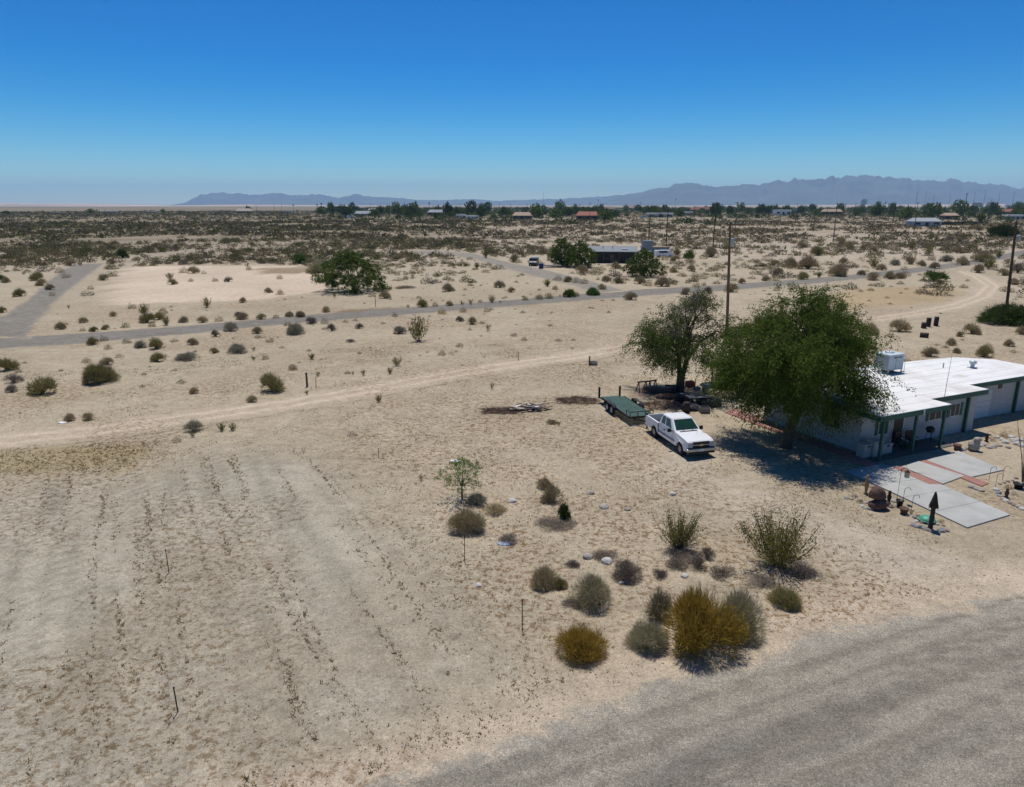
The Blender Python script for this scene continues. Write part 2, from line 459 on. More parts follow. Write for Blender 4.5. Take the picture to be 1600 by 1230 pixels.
def axis_coords(lo, hi, step, far_lo, far_hi, k=1.06):
    c = list(np.arange(lo, hi, step)); s = step; x = c[-1]
    while x < far_hi: s *= k; x += s; c.append(x)
    s = step; x = lo; f = []
    while x > far_lo: s *= k; x -= s; f.append(x)
    return np.array(f[::-1] + c)
xs = axis_coords(-42, 46, .34, -34000, 34000, 1.09); ys = axis_coords(10, 90, .34, -3000, 30000, 1.065)
X, Y = np.meshgrid(xs, ys); x = X.ravel(); y = Y.ravel(); nx, ny = len(xs), len(ys)
z = height(x, y)
idx = np.arange(nx * ny).reshape(ny, nx)
quads = np.stack([idx[:-1, :-1], idx[:-1, 1:], idx[1:, 1:], idx[1:, :-1]], -1).reshape(-1, 4)
gnd = np_obj('ground', np.stack([x, y, z], 1), quads, GM)
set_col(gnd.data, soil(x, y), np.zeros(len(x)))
tag(gnd, 'pale sandy desert ground', kind='structure')
gnd.data.polygons.foreach_set('use_smooth', np.ones(len(quads), bool))

def sheet(name, label, lo, hi, n_across, step, colf, grit, zoff):
    """road sheet between two edge lines, resampled"""
    def resample(pl, n):
        pl = np.array(pl); s = np.r_[0, np.cumsum(np.hypot(*np.diff(pl, axis=0).T))]
        t = np.linspace(0, s[-1], n); return np.stack([np.interp(t, s, pl[:, 0]), np.interp(t, s, pl[:, 1])], 1)
    L = sum(math.dist(lo[i], lo[i + 1]) for i in range(len(lo) - 1)); n = max(8, int(L / step))
    a = resample(lo, n); b = resample(hi, n)
    t = np.linspace(0, 1, n_across)[None, :, None]
    p = (a[:, None] * (1 - t) + b[:, None] * t).reshape(-1, 2)
    poly = [tuple(q) for q in a[::3]] + [tuple(q) for q in b[::-3]]
    d = inside(poly, p[:, 0], p[:, 1]) if colf[0] == 'd' else None
    i = np.arange(n * n_across).reshape(n, n_across)
    f = np.stack([i[:-1, :-1], i[:-1, 1:], i[1:, 1:], i[1:, :-1]], -1).reshape(-1, 4)
    cen = p[:, 1] * 0 + zoff
    o = np_obj(name, np.stack([p[:, 0], p[:, 1], cen], 1), f, GM)
    if colf[0] == 'd':
        c = colf[1](p[:, 0], p[:, 1], np.maximum(d, 0) if d is not None else None)
        g = grit * sstep(0, .8, d)
    else:
        dd, off = line_dist(colf[2], p[:, 0], p[:, 1]); c = track_col(p[:, 0], p[:, 1], off); g = np.zeros(len(p))
    set_col(o.data, c, g)
    tag(o, label, kind='structure')
    bm = bmesh.new(); bm.from_mesh(o.data); bmesh.ops.recalc_face_normals(bm, faces=bm.faces)
    if sum(fc.normal.z for fc in bm.faces) < 0: bmesh.ops.reverse_faces(bm, faces=bm.faces)
    bm.to_mesh(o.data); bm.free()
    return o
sheet('road', 'wide weathered grey road along the bottom right', near_edge, shift_line(near_edge, 13.0), 60, .25, ('d', paved('near')), 1.0, .012)
sheet('road', 'narrow grey paved road crossing the desert', mid_lo, mid_hi, 26, .6, ('d', paved('mid')), .6, .012)
sheet('road', 'short grey paved road running off to the left', gp((-60, 525), (0, 494), (38, 470), (72, 440), (103, 416), (122, 411)), gp((48, 530), (60, 505), (82, 480), (113, 452), (141, 430), (166, 411)), 26, .6, ('d', paved('left')), .6, .016)
sheet('road', 'grey side road leading past the dark house', side_poly[:8], side_poly[8:][::-1], 22, .6, ('d', paved('side')), .6, .020)
for nm, t, w in (('path', track_a, 2.5), ('path', track_b, 3.0), ('path', track_c, 3.4)):
    sheet(nm, 'pale rutted dirt track', shift_line(t, -w), shift_line(t, w), 30, .35, ('t', None, t), 0, .010)

# ---------------------------------------------------------------- far terrain
def range_terrain(name, skyline, D, depth, label, colr, rough_amp, foot=0.0, n=420, m=40, seed=0):
    sk = np.array(skyline, float); pxs = np.linspace(sk[0, 0], sk[-1, 0], n); pys = np.interp(pxs, sk[:, 0], sk[:, 1])
    bx = (pxs - IW / 2) / FOC * D * 1.0 / math.cos(PITCH)
    hh = np.array([top_h((0, D, 0), q) for q in pys])
    hh = np.maximum(hh, 1)
    ds = np.linspace(-1, 1, m)
    Xg, Dg = np.meshgrid(bx, ds * depth)
    prof = np.clip(1 - np.abs(ds), 0, 1)[:, None] ** .8
    sc = 1 / (depth * .22)
    rid = 1 - np.abs(2 * fbm(Xg * sc + seed, Dg * sc, 5) - 1)
    h = hh[None, :] * prof * (1 - rough_amp + rough_amp * rid / .85)
    mid = m // 2
    mx = h.max(0); h = h * (hh / np.maximum(mx, 1e-3))[None, :]
    h = h * (1 + (fbm(bx * sc * 7, bx * 0 + seed, 5) - .5) * .24)[None, :]
    h[0] = -2; h[-1] = -2; h[:, 0] = np.minimum(h[:, 0], 0) - 1; h[:, -1] -= 1
    i = np.arange(n * m).reshape(m, n)
    f = np.stack([i[:-1, :-1], i[:-1, 1:], i[1:, 1:], i[1:, :-1]], -1).reshape(-1, 4)
    o = np_obj(name, np.stack([Xg.ravel() * (1 + Dg.ravel() / D), D + Dg.ravel(), h.ravel() - 1], 1), f, mat(name + '_rock%d' % seed, colr, .95, .35, .0012, coords='Object'))
    tag(o, label, kind='structure')
    return o
range_terrain('mountains', [(930, 319), (960, 306), (1000, 297), (1045, 286.5), (1090, 290), (1130, 289), (1160, 287), (1200, 281), (1250, 277.5), (1320, 274.5), (1370, 279), (1420, 283), (1460, 282), (1500, 288), (1540, 293), (1580, 290), (1700, 292), (1900, 300), (2050, 318)], 19000, 4200, 'blue mountain range on the right horizon', (.10, .10, .10), .6, seed=3)
range_terrain('mountains', [(300, 321), (322, 317), (345, 305), (365, 301), (390, 302), (430, 304.5), (455, 301), (480, 305), (520, 304), (550, 309), (572, 303.5), (590, 307), (620, 308), (660, 312), (700, 313), (740, 311), (780, 314), (820, 312), (860, 311), (900, 309), (960, 305), (1000, 304), (1100, 318)], 22500, 3600, 'low blue mountain range left of centre', (.10, .10, .10), .6, seed=8)
range_terrain('hills', [(-700, 318), (-300, 316.5), (0, 318), (60, 317), (120, 318.5), (180, 318), (240, 319.5), (300, 321), (360, 320), (420, 319.5), (520, 320.5), (640, 321.5), (760, 321.5), (1000, 321.5), (1200, 320.5), (1400, 319.5), (1600, 318.5), (2000, 318), (2300, 319)], 8000, 1500, 'pale low badland hills on the horizon', (.42, .33, .27), .5, seed=14, n=700)

# the air: faint even haze over the whole basin
hb = MB().box(-37500, 37500, -3700, 33500, -4.5, 880).build('haze', mat('unused_haze', (1, 1, 1)))
hm = bpy.data.materials.new('air'); hm.use_nodes = True
nt = hm.node_tree; nt.nodes.remove(nt.nodes['Principled BSDF'])
pv = nt.nodes.new('ShaderNodeVolumePrincipled')
pv.inputs['Color'].default_value = (.42, .69, 1.0, 1); pv.inputs['Density'].default_value = 4.3e-5; pv.inputs['Anisotropy'].default_value = 0.0
nt.links.new(pv.outputs[0], nt.nodes['Material Output'].inputs['Volume'])
hb.data.materials.clear(); hb.data.materials.append(hm)
tag(hb, 'thin pale blue haze over the desert', 'haze', kind='stuff')

# ---------------------------------------------------------------- plants
def unit(v): return v / np.maximum(np.linalg.norm(v, axis=1, keepdims=True), 1e-9)
def blades(p0, p1, w, rs):
    """thin triangles with base at p0 (width w) and tip p1"""
    d = unit(p1 - p0); r = unit(np.cross(d, rs.normal(size=d.shape)))
    v = np.stack([p0 - r * w / 2, p0 + r * w / 2, p1], 1).reshape(-1, 3)
    return v, np.arange(len(v)).reshape(-1, 3)
def leaves(p, d, l, w, rs):
    """diamond leaves as two triangles"""
    r = unit(np.cross(d, rs.normal(size=d.shape)))
    a = p; b = p + d * l * .5 + r * w / 2; c = p + d * l; e = p + d * l * .5 - r * w / 2
    v = np.stack([a, b, c, e], 1).reshape(-1, 3); i = np.arange(len(p)) * 4
    return v, np.concatenate([np.stack([i, i + 1, i + 2], 1), np.stack([i, i + 2, i + 3], 1)])
def cat_geo(parts):
    vs, fs, n = [], [], 0
    for v, f in parts:
        vs.append(v); fs.append(f + n); n += len(v)
    return np.concatenate(vs), np.concatenate(fs)
def round_bush(n, w=.03, twig=.22, flat=.85, seed=0, lump=.25):
    """ball of fine twigs, unit radius, standing on z=0"""
    rs = np.random.default_rng(seed)
    d = rs.normal(size=(n, 3)); d[:, 2] = np.abs(d[:, 2]) * .9 - .12; d = unit(d)
    az = np.arctan2(d[:, 1], d[:, 0])
    env = 1 + lump * (fbm(az * 1.3 + seed * 7 + 3, d[:, 2] * 2.2 + seed, 3) - .5) * 2.2
    t = rs.random(n) ** .42
    p = d * (env * t)[:, None]; p[:, 2] = p[:, 2] * flat * 1.12 + .02
    p[:, :2] *= (1 + .22 * (1 - d[:, 2:] ** 2))
    dir_ = unit(d + rs.normal(size=(n, 3)) * .6 + np.array([0, 0, .15]))
    q = p + dir_ * (twig * (.5 + rs.random(n)))[:, None]
    p[:, 2] = np.maximum(p[:, 2], 0); q[:, 2] = np.maximum(q[:, 2], .02)
    return blades(p, q, (w * (.6 + .8 * rs.random(n)))[:, None], rs)
def ragged_bush(n, w, twig, seed, lobes=6, lump=.4):
    """several twiggy mounds grown together, with stray twigs"""
    rs = np.random.default_rng(seed + 500); parts = []
    for k in range(lobes):
        r = rs.uniform(.20, .42) if k else .46; a = 2.4 * k + rs.normal() * .6; o = .74 * math.sqrt((k + rs.random()) / (lobes + 1)) if k else 0
        v, f = round_bush(int(n * r * r / (lobes * .115)), w / r, twig / r * rs.uniform(.8, 1.25), .85, seed * 7 + k, lump)
        up = rs.uniform(0, .55) * (1 - o * o) if k else .3
        v = v * np.array([r, r, r * rs.uniform(.85, 1.3)]) + np.array([math.cos(a) * o, math.sin(a) * o, up]); v[:, 2] = np.maximum(v[:, 2], .0)
        parts.append((v, f))
    nb = 60; a = rs.random(nb) * 6.283; tip = np.stack([np.cos(a) * .7 * rs.random(nb), np.sin(a) * .7 * rs.random(nb), .3 + .5 * rs.random(nb)], 1)
    parts.append(blades(tip * np.array([.1, .1, 0]), tip, w * 2.0, rs))
    m = n // 9; d = rs.normal(size=(m, 3)); d[:, 2] = np.abs(d[:, 2]); d = unit(d)
    p = d * .8 * np.array([1, 1, .85]); q = p + unit(d + rs.normal(size=(m, 3)) * .4) * (twig * (1.2 + 1.6 * rs.random((m, 1)))); q[:, 2] = np.maximum(q[:, 2], .03)
    parts.append(blades(p, q, w * .8, rs))
    return cat_geo(parts)
def creosote(nst, per, leaf=.05, spread=.75, seed=0):
    """vase of upright wiry stems with small leaves towards the tips; unit height. returns stems, leaves"""
    rs = np.random.default_rng(seed); sv = []; lv = []
    for k in range(nst):
        a = rs.random() * 6.283; out = spread * (.08 + .92 * rs.random()); H = .42 + .58 * rs.random() ** .8 * (1 - .25 * out)
        b = np.array([math.cos(a), math.sin(a), 0]) * .07 * rs.random(); m = 7; pts = []
        bend = rs.normal(size=2) * .08
        for i in range(m):
            t = i / (m - 1)
            pts.append(b + np.array([math.cos(a) * out * t ** .85 + bend[0] * t * t, math.sin(a) * out * t ** .85 + bend[1] * t * t, H * (t ** 1.15)]))
        pts = np.array(pts)
        for i in range(m - 1):
            sv.append((pts[i], pts[i + 1]))
        # side twigs carry the leaves
        t = .22 + .78 * rs.random(per) ** .8; ii = np.minimum((t * (m - 1)).astype(int), m - 2); fr = t * (m - 1) - ii
        c = pts[ii] * (1 - fr)[:, None] + pts[ii + 1] * fr[:, None]
        c = c + rs.normal(size=(per, 3)) * np.array([.06, .06, .045])
        lv.append(c)
    a = np.array([s[0] for s in sv]); b = np.array([s[1] for s in sv])
    stems = blades(a, b + (b - a) * .35, .022, rs)
    p = np.concatenate(lv); d = unit(rs.normal(size=p.shape) + np.array([0, 0, 1.1]))
    return stems, leaves(p, d, (leaf * (.7 + .8 * rs.random(len(p))))[:, None], leaf * .55, rs)

LM = dict(
    tan=leaf_mat('dry_twigs', (0.270, 0.209, 0.115), (0.486, 0.405, 0.243), .15),
    olive=leaf_mat('olive_twigs', (0.203, 0.176, 0.068), (0.392, 0.344, 0.155), .2),
    grey=leaf_mat('grey_twigs', (0.221, 0.202, 0.143), (0.403, 0.377, 0.280), .15),
    dead=leaf_mat('dead_twigs', (0.125, 0.100, 0.075), (0.300, 0.250, 0.200), .05),
    yellow=leaf_mat('mustard_twigs', (.23, .145, .022), (.50, .345, .07), .25),
    sage=leaf_mat('sage_twigs', (.27, .235, .135), (.50, .445, .28), .15),
    green=leaf_mat('creosote_leaves', (.085, .09, .02), (.27, .245, .065), .3),
    bright=leaf_mat('bright_leaves', (0.063, 0.115, 0.023), (0.161, 0.241, 0.057), .3),
    dark=leaf_mat('dark_leaves', (.03, .055, .015), (.09, .12, .035), .25),
)
STEM = mat('bare_stems', (.16, .12, .085), .9)
BARK = mat('tree_bark', (.085, .068, .052), .95, .3, 5, .6)
def bush_proto(kind, size):
    """returns list of (mesh data, part name) ; near = fine, far = coarse"""
    key = (kind, size)
    n, w, tw = {'near': (9000, .016, .16), 'mid': (2000, .034, .19), 'far': (300, .085, .28)}[size]
    out = []
    for s in range({'near': 3, 'mid': 4, 'far': 4}[size]):
        sd = hash((len(kind), ord(kind[0]), s)) % 97
        if kind in ('green',):
            k = {'near': (60, 110, .032), 'mid': (30, 30, .08), 'far': (12, 14, .16)}[size]
            st, lf = creosote(k[0], k[1], k[2], .72, sd)
            me = np_mesh('shrub', *cat_geo([st, lf])); me.materials.append(LM[kind]); me.materials.append(STEM)
            mi = np.zeros(len(me.polygons), np.int32); mi[:len(st[1])] = 1; me.polygons.foreach_set('material_index', mi)
        else:
            lump = .45 if kind in ('bright', 'dead', 'dark') else .25
            nn = int(n * (.55 if kind == 'dead' else 1))
            if size == 'far': v, f = round_bush(nn, w, tw, .85, sd, lump)
            else: v, f = ragged_bush(nn, w * (1.5 if kind in ('bright', 'dark') else 1), tw * (.8 if kind in ('bright', 'dark') else 1), sd, 13 if size == 'near' else 7, lump)
            me = np_mesh('shrub', v, f); me.materials.append(LM[kind])
        out.append(me)
    return out
PROTO = {}
def bush_mesh(kind, size, i):
    if (kind, size) not in PROTO: PROTO[(kind, size)] = bush_proto(kind, size)
    ms = PROTO[(kind, size)]; return ms[i % len(ms)]
SHRUB_XY = []
NAMEK = dict(tan='dry_shrub', olive='olive_shrub', grey='grey_shrub', dead='dead_shrub', yellow='broom_shrub', sage='sage_shrub', green='creosote_bush', bright='green_bush', dark='dark_bush')
WORDK = dict(tan='tan dry shrub', olive='olive shrub', grey='grey shrub', dead='dark dead shrub', yellow='mustard yellow broom shrub', sage='grey green sage shrub', green='green creosote bush', bright='bright green bush', dark='dark green bush')
def region_of(px, py):
    if py < 368: return 'in the far scrub below the town'
    if px < 200 and py < 520: return 'beside the paved road running off left'
    if py < 480 and 150 < px < 520: return 'on the pale cleared plot'
    if 1000 <= px and py < 445: return 'in the sandy field beyond the road at right'
    if 780 < px < 1000 and py < 470: return 'near the dark house and its side road'
    if py < 480 and px >= 520 and px < 800: return 'on open sand beyond the paved road'
    if px >= 1000 and py < 545: return 'in the field behind the white roof'
    if py < 522 + max(0, (300 - px)) * .07: return 'along the verge of the crossing road'
    if py < 660: return 'between the crossing road and the dirt track'
    return 'on the near sandy lot'
n_sh = 0
def shrub(px, py, w, kind, h=None, label=None, dz=0):
    """px,py: foot centre in the picture; w: width in picture pixels"""
    global n_sh
    p0 = G(px, py); dep = math.atan2(EYE, p0.y); sd_ = math.sin(dep); p = G(px, py - .40 * w * sd_); k = ppm(p); R = w / k / 2
    if px > 640 and py > 740: R *= 1.12
    if h: h = max(h - .42 * w * sd_, h * .6) / math.cos(dep)
    if kind == 'green': sx = R / .8; H = (h / k) if h else R * 1.75; sz = H / 1.0
    else: sx = R / 1.04; H = (h / k) if h else R * 1.4; sz = H / .98
    size = 'near' if w > 46 else ('mid' if w > 13 else 'far')
    me = bush_mesh(kind, size, n_sh)
    o = bpy.data.objects.new(NAMEK[kind], me)
    o.location = (p.x, p.y, hz(p.x, p.y) - .02); a = random.random() * 6.283; o.rotation_euler = (0, 0, a)
    o.scale = (sx * random.uniform(.93, 1.07), sx * random.uniform(.93, 1.07), sz)
    link(o); n_sh += 1
    SHRUB_XY.append((p.x, p.y, R))
    if label: tag(o, label, 'shrub')
    else:
        sz_w = 'small ' if w < 13 else ('' if w < 26 else 'large ')
        lab = sz_w + WORDK[kind] + ' ' + region_of(px, py)
        tag(o, lab, 'shrub', lab.replace('shrub', 'shrubs', 1).replace('bush ', 'bushes ', 1))
    return o
T = {'t': 'tan', 'g': 'green', 'y': 'grey', 'd': 'dead', 'o': 'olive', 'b': 'bright', 's': 'sage', 'm': 'yellow', 'k': 'dark'}
def crop_list(ox, oy, sc, items):
    for it in items:
        x, y_, w, k = it[:4]; shrub(ox + x / sc, oy + y_ / sc, w / sc, T[k], None if len(it) < 5 or it[4] is None else it[4] / sc, it[5] if len(it) > 5 else None)
crop_list(0, 380, 3.2, [(40, 645, 105, 'o', None, 'olive dry shrub cut by the left edge above the dirt track'), (70, 705, 80, 'd'), (210, 765, 140, 'o', None, 'wide olive shrub, lowest one at far left above the dirt track'), (505, 710, 160, 'o', None, 'broad olive shrub alone between the left verge and the dirt track'), (305, 435, 60, 't'), (565, 370, 45, 't'), (420, 400, 45, 't'), (470, 445, 45, 'o'), (628, 425, 40, 'o'), (725, 365, 70, 'g'), (735, 402, 80, 'o'), (835, 415, 60, 'g'), (920, 400, 50, 't'), (1015, 400, 55, 't'), (1095, 393, 40, 't'), (465, 512, 65, 'o'), (520, 492, 40, 't'), (540, 535, 35, 't'), (635, 503, 40, 'y'), (708, 527, 65, 'y'), (785, 533, 85, 'o'), (965, 512, 60, 't'), (1080, 472, 55, 'd'), (940, 592, 135, 'y', 55), (785, 597, 75, 'o'), (535, 610, 65, 't'), (597, 575, 35, 'd'), (1070, 553, 50, 't'), (1187, 557, 110, 'y', 60), (1270, 542, 28, 'g'), (1268, 588, 30, 'g'), (1327, 585, 38, 'o'), (1155, 443, 75, 'y'), (1288, 453, 55, 't'), (1350, 498, 38, 't'), (1478, 462, 90, 'y'), (1437, 415, 35, 't'), (1500, 372, 50, 't'), (1445, 370, 45, 't'), (1190, 370, 45, 'd'), (1215, 385, 60, 't'), (1305, 383, 50, 't'), (1560, 585, 35, 'g'), (1465, 632, 38, 't'), (1365, 755, 140, 'o', 115, 'tall rounded olive tan shrub beside the dark wooden post'), (1535, 760, 28, 'g'), (970, 950, 110, 'y', 75, 'grey dry shrub just below the dirt track at left'), (967, 980, 40, 'g'), (1110, 945, 55, 'g'), (1165, 942, 50, 'g'), (885, 1000, 40, 't'), (445, 890, 65, 't'), (350, 895, 60, 't'), (1035, 325, 60, 'g'), (850, 185, 45, 'g'), (862, 208, 50, 't'), (918, 150, 40, 't'), (970, 153, 60, 't'), (1020, 155, 22, 't'), (955, 193, 25, 't'), (1075, 193, 28, 't'), (1142, 195, 45, 'd'), (1235, 118, 30, 'g'), (1245, 135, 28, 't'), (1342, 250, 42, 't'), (1402, 260, 38, 't'), (1215, 300, 45, 't'), (1400, 180, 30, 't'), (345, 328, 22, 'g'), (100, 268, 65, 'o'), (180, 190, 70, 'o'), (210, 215, 60, 't'), (120, 160, 25, 'g'), (350, 115, 60, 't'), (403, 115, 35, 'g'), (515, 188, 55, 't'), (455, 232, 30, 't'), (563, 105, 45, 't'), (615, 77, 70, 'k'), (10, 350, 50, 'o'), (970, 755, 50, 't'), (1260, 800, 60, 't'), (435, 600, 40, 't'), (5, 185, 50, 'b'), (30, 200, 50, 't'), (250, 235, 50, 't'), (330, 175, 40, 't'), (260, 265, 30, 't'), (195, 165, 30, 'o'), (300, 150, 40, 't'), (55, 725, 30, 'd'), (60, 750, 60, 'd'), (660, 330, 40, 't'), (800, 385, 60, 'o'), (815, 355, 40, 't'), (530, 435, 45, 't'), (415, 440, 25, 't'), (760, 420, 35, 't'), (1380, 378, 30, 'o'), (1560, 405, 60, 'd')])
crop_list(450, 380, 3.2, [(55, 105, 75, 'b', 62, 'round green bush left of the broad mesquite tree'), (155, 152, 115, 's', 80, 'pale grey green bush leaning on the broad mesquite tree'), (190, 348, 50, 't'), (60, 372, 50, 't'), (10, 370, 35, 't'), (40, 462, 100, 'y'), (220, 442, 60, 'd'), (355, 430, 45, 'd'), (560, 458, 70, 'y', 50, 'grey dry shrub tucked beside the leaning creosote bush'), (655, 500, 140, 'g', 140, 'big leaning creosote bush between paved road and dirt track'), (920, 408, 60, 't'), (860, 395, 45, 'd'), (315, 500, 65, 'd', 22), (120, 585, 38, 'g'), (25, 635, 40, 't'), (148, 670, 32, 'g'), (325, 660, 22, 'g'), (378, 665, 38, 'g'), (545, 620, 60, 'g'), (510, 657, 42, 'g'), (455, 800, 50, 'g', 50, 'small creosote bush alone just below the dirt track'), (1020, 735, 28, 'g', 42, 'slim upright creosote bush beyond the debris pile'), (320, 968, 38, 'd'), (1355, 915, 25, 'g'), (1320, 910, 70, 't', 30), (1000, 440, 40, 'g'), (1180, 490, 30, 't'), (675, 322, 65, 'o'), (735, 318, 32, 'o'), (808, 316, 45, 't'), (872, 310, 28, 'g'), (915, 310, 34, 'g'), (1018, 300, 48, 'g'), (1185, 288, 32, 'o'), (1255, 283, 40, 'o'), (1305, 278, 40, 't'), (1410, 272, 65, 'b'), (1440, 268, 35, 't'), (1525, 262, 60, 'b'), (1570, 235, 40, 't'), (770, 357, 40, 'm'), (875, 348, 36, 't'), (995, 345, 32, 't'), (535, 370, 30, 'y'), (800, 243, 65, 't'), (1115, 248, 45, 't'), (1060, 225, 60, 't'), (910, 215, 25, 't'), (548, 162, 28, 't'), (588, 160, 26, 't'), (586, 185, 28, 't'), (943, 130, 42, 'g'), (1298, 218, 42, 'g'), (1337, 232, 26, 't'), (735, 195, 25, 'd'), (697, 163, 18, 'd'), (233, 272, 30, 'g'), (485, 280, 70, 't'), (420, 270, 35, 's'), (580, 230, 130, 'd', 18), (825, 108, 15, 'g'), (523, 118, 22, 't'), (552, 126, 28, 't'), (635, 132, 35, 't'), (675, 132, 16, 't'), (990, 75, 60, 'g'), (1130, 95, 60, 't'), (1400, 195, 45, 't'), (840, 547, 18, 'd'), (815, 556, 22, 'd'), (770, 562, 36, 't'), (125, 170, 40, 'g'), (175, 195, 30, 'g'), (150, 185, 40, 'g'), (120, 405, 60, 'd', 20), (185, 405, 40, 'y'), (980, 572, 16, 'd'), (600, 325, 22, 'g'), (960, 298, 22, 't'), (1062, 298, 18, 't'), (1360, 270, 16, 'g'), (765, 200, 16, 'd'), (1350, 188, 40, 't'), (1440, 200, 40, 't'), (1480, 205, 40, 't'), (1550, 185, 20, 't'), (1585, 190, 36, 't')])
crop_list(640, 680, 2.353, [(525, 257, 88, 't', 78, 'tan ball-shaped shrub, front one of two, up-slope of the dark cactus-like bush'), (497, 203, 58, 't', 52, 'smaller tan shrub directly behind a tan ball-shaped shrub'), (207, 372, 120, 't', 108, 'tan ball-shaped shrub behind a thin stake, below the green sapling'), (245, 268, 80, 'y', 58, 'grey shrub right under the green sapling'), (310, 298, 85, 't', 50, 'low tan shrub right of the green sapling'), (568, 318, 56, 'k', 72, 'small dense dark green upright bush in a patch of dead litter'), (540, 355, 150, 'd', 28, 'low dead litter bush at foot of the dense dark green bush'), (500, 572, 120, 't', 92, 'tan rounded shrub left of a larger sage shrub'), (555, 572, 50, 'o', 52, 'small olive shrub squeezed between tan and sage shrubs'), (665, 648, 165, 's', 135, 'large grey green sage shrub in the near shrub group'), (800, 545, 112, 'd', 92, 'leafless grey shrub behind the large sage shrub'), (985, 445, 172, 'g', 172, 'upright creosote bush with dead branches at its foot'), (985, 498, 80, 'd', 50, 'tangle of dead grey branches under a creosote bush'), (1350, 535, 285, 'g', 258, 'largest creosote bush, tall and open, near the gravel yard'), (1378, 642, 112, 'o', 92, 'round olive shrub below the largest creosote bush'), (1055, 503, 80, 'd', 55, 'grey dead shrub right of tangled dead branches'), (925, 528, 55, 'd', 40, 'small dead shrub next to the leafless grey shrub'), (1095, 458, 62, 'd', 52, 'small purplish dead shrub right of the upright creosote'), (1150, 530, 105, 'd', 48, 'low dark dead shrub between the two creosote bushes'), (915, 690, 95, 's', 130, 'tall pale sage shrub behind the mustard shrub'), (875, 812, 135, 's', 125, 'rounded sage shrub at left foot of the big mustard shrub'), (1065, 842, 290, 'm', 275, 'biggest mustard yellow broom shrub beside the road'), (1215, 768, 185, 's', 205, 'big grey sage shrub at right of the mustard shrub'), (625, 842, 168, 'm', 148, 'lone rounded yellow broom shrub near the road edge'), (365, 408, 75, 'd', 45, 'small dead shrub with a scrap of blue cloth'), (42, 168, 24, 'g'), (1440, 525, 120, 'd', 45, 'dead twigs under the right side of the largest creosote'), (140, 880, 20, 'g'), (600, 490, 60, 'd', 35), (720, 470, 110, 'd', 30, 'low dead litter patch behind the leafless grey shrub'), (1010, 470, 130, 'd', 30, 'wide dead litter around the tangle of dead branches'), (600, 640, 90, 'd', 24, 'low dead twigs at left foot of the large sage shrub'), (1290, 560, 120, 'd', 26, 'dead twigs left of the round olive shrub')])
crop_list(1200, 260, 4, [(310, 560, 100, 'o'), (660, 640, 90, 'g'), (710, 652, 70, 't'), (40, 620, 60, 't'), (140, 632, 100, 't'), (250, 645, 140, 't'), (60, 675, 70, 't'), (210, 707, 60, 'g'), (318, 697, 40, 'g'), (450, 692, 90, 't'), (580, 682, 55, 't'), (660, 715, 90, 't'), (760, 708, 80, 't'), (825, 705, 70, 't'), (1040, 722, 150, 'b', 80, 'spreading bright green bush by the dirt loop at right'), (1068, 738, 60, 't'), (1048, 757, 36, 't'), (1145, 758, 28, 't'), (1310, 668, 90, 't'), (1380, 645, 110, 'g'), (1215, 620, 90, 't'), (1110, 600, 80, 'y'), (890, 615, 80, 't'), (790, 620, 70, 'y'), (1440, 575, 80, 'g'), (1330, 600, 120, 't'), (1000, 560, 80, 'g'), (455, 485, 80, 't'), (470, 605, 60, 't'), (1530, 740, 70, 't'), (1560, 670, 100, 'd'), (1470, 685, 80, 't'), (1525, 790, 36, 't'), (1475, 448, 190, 'k', 100, 'big dark green bush at right edge below the town'), (340, 465, 40, 't'), (660, 470, 40, 'g'), (65, 415, 30, 't'), (500, 515, 80, 't'), (660, 535, 60, 't'), (210, 510, 70, 't'), (105, 523, 35, 'g'), (900, 520, 60, 'g'), (780, 520, 40, 't'), (860, 580, 50, 't'), (960, 625, 60, 't'), (1020, 590, 50, 't'), (1180, 545, 80, 't'), (1310, 400, 60, 't'), (1590, 580, 40, 'k'), (1040, 640, 70, 't'), (850, 650, 40, 't'), (400, 690, 40, 't')])
crop_list(1100, 420, 2.796, [(725, 292, 85, 't'), (855, 280, 92, 't'), (1325, 255, 250, 'k', 120, 'big dark green bush at foot of the right-hand utility pole'), (1170, 290, 80, 't'), (1080, 337, 50, 't'), (985, 388, 72, 't'), (1105, 372, 40, 't'), (1225, 390, 80, 'o'), (1330, 342, 50, 't'), (1385, 290, 60, 't'), (1355, 72, 40, 't'), (1380, 130, 30, 'd'), (815, 300, 30, 't'), (430, 48, 52, 'o'), (580, 35, 90, 't'), (500, 40, 35, 'g'), (270, 55, 40, 't'), (165, 65, 40, 't'), (310, 55, 36, 't'), (115, 105, 70, 't'), (20, 112, 50, 'd'), (605, 178, 46, 't'), (1240, 350, 36, 't'), (1120, 300, 40, 't')])
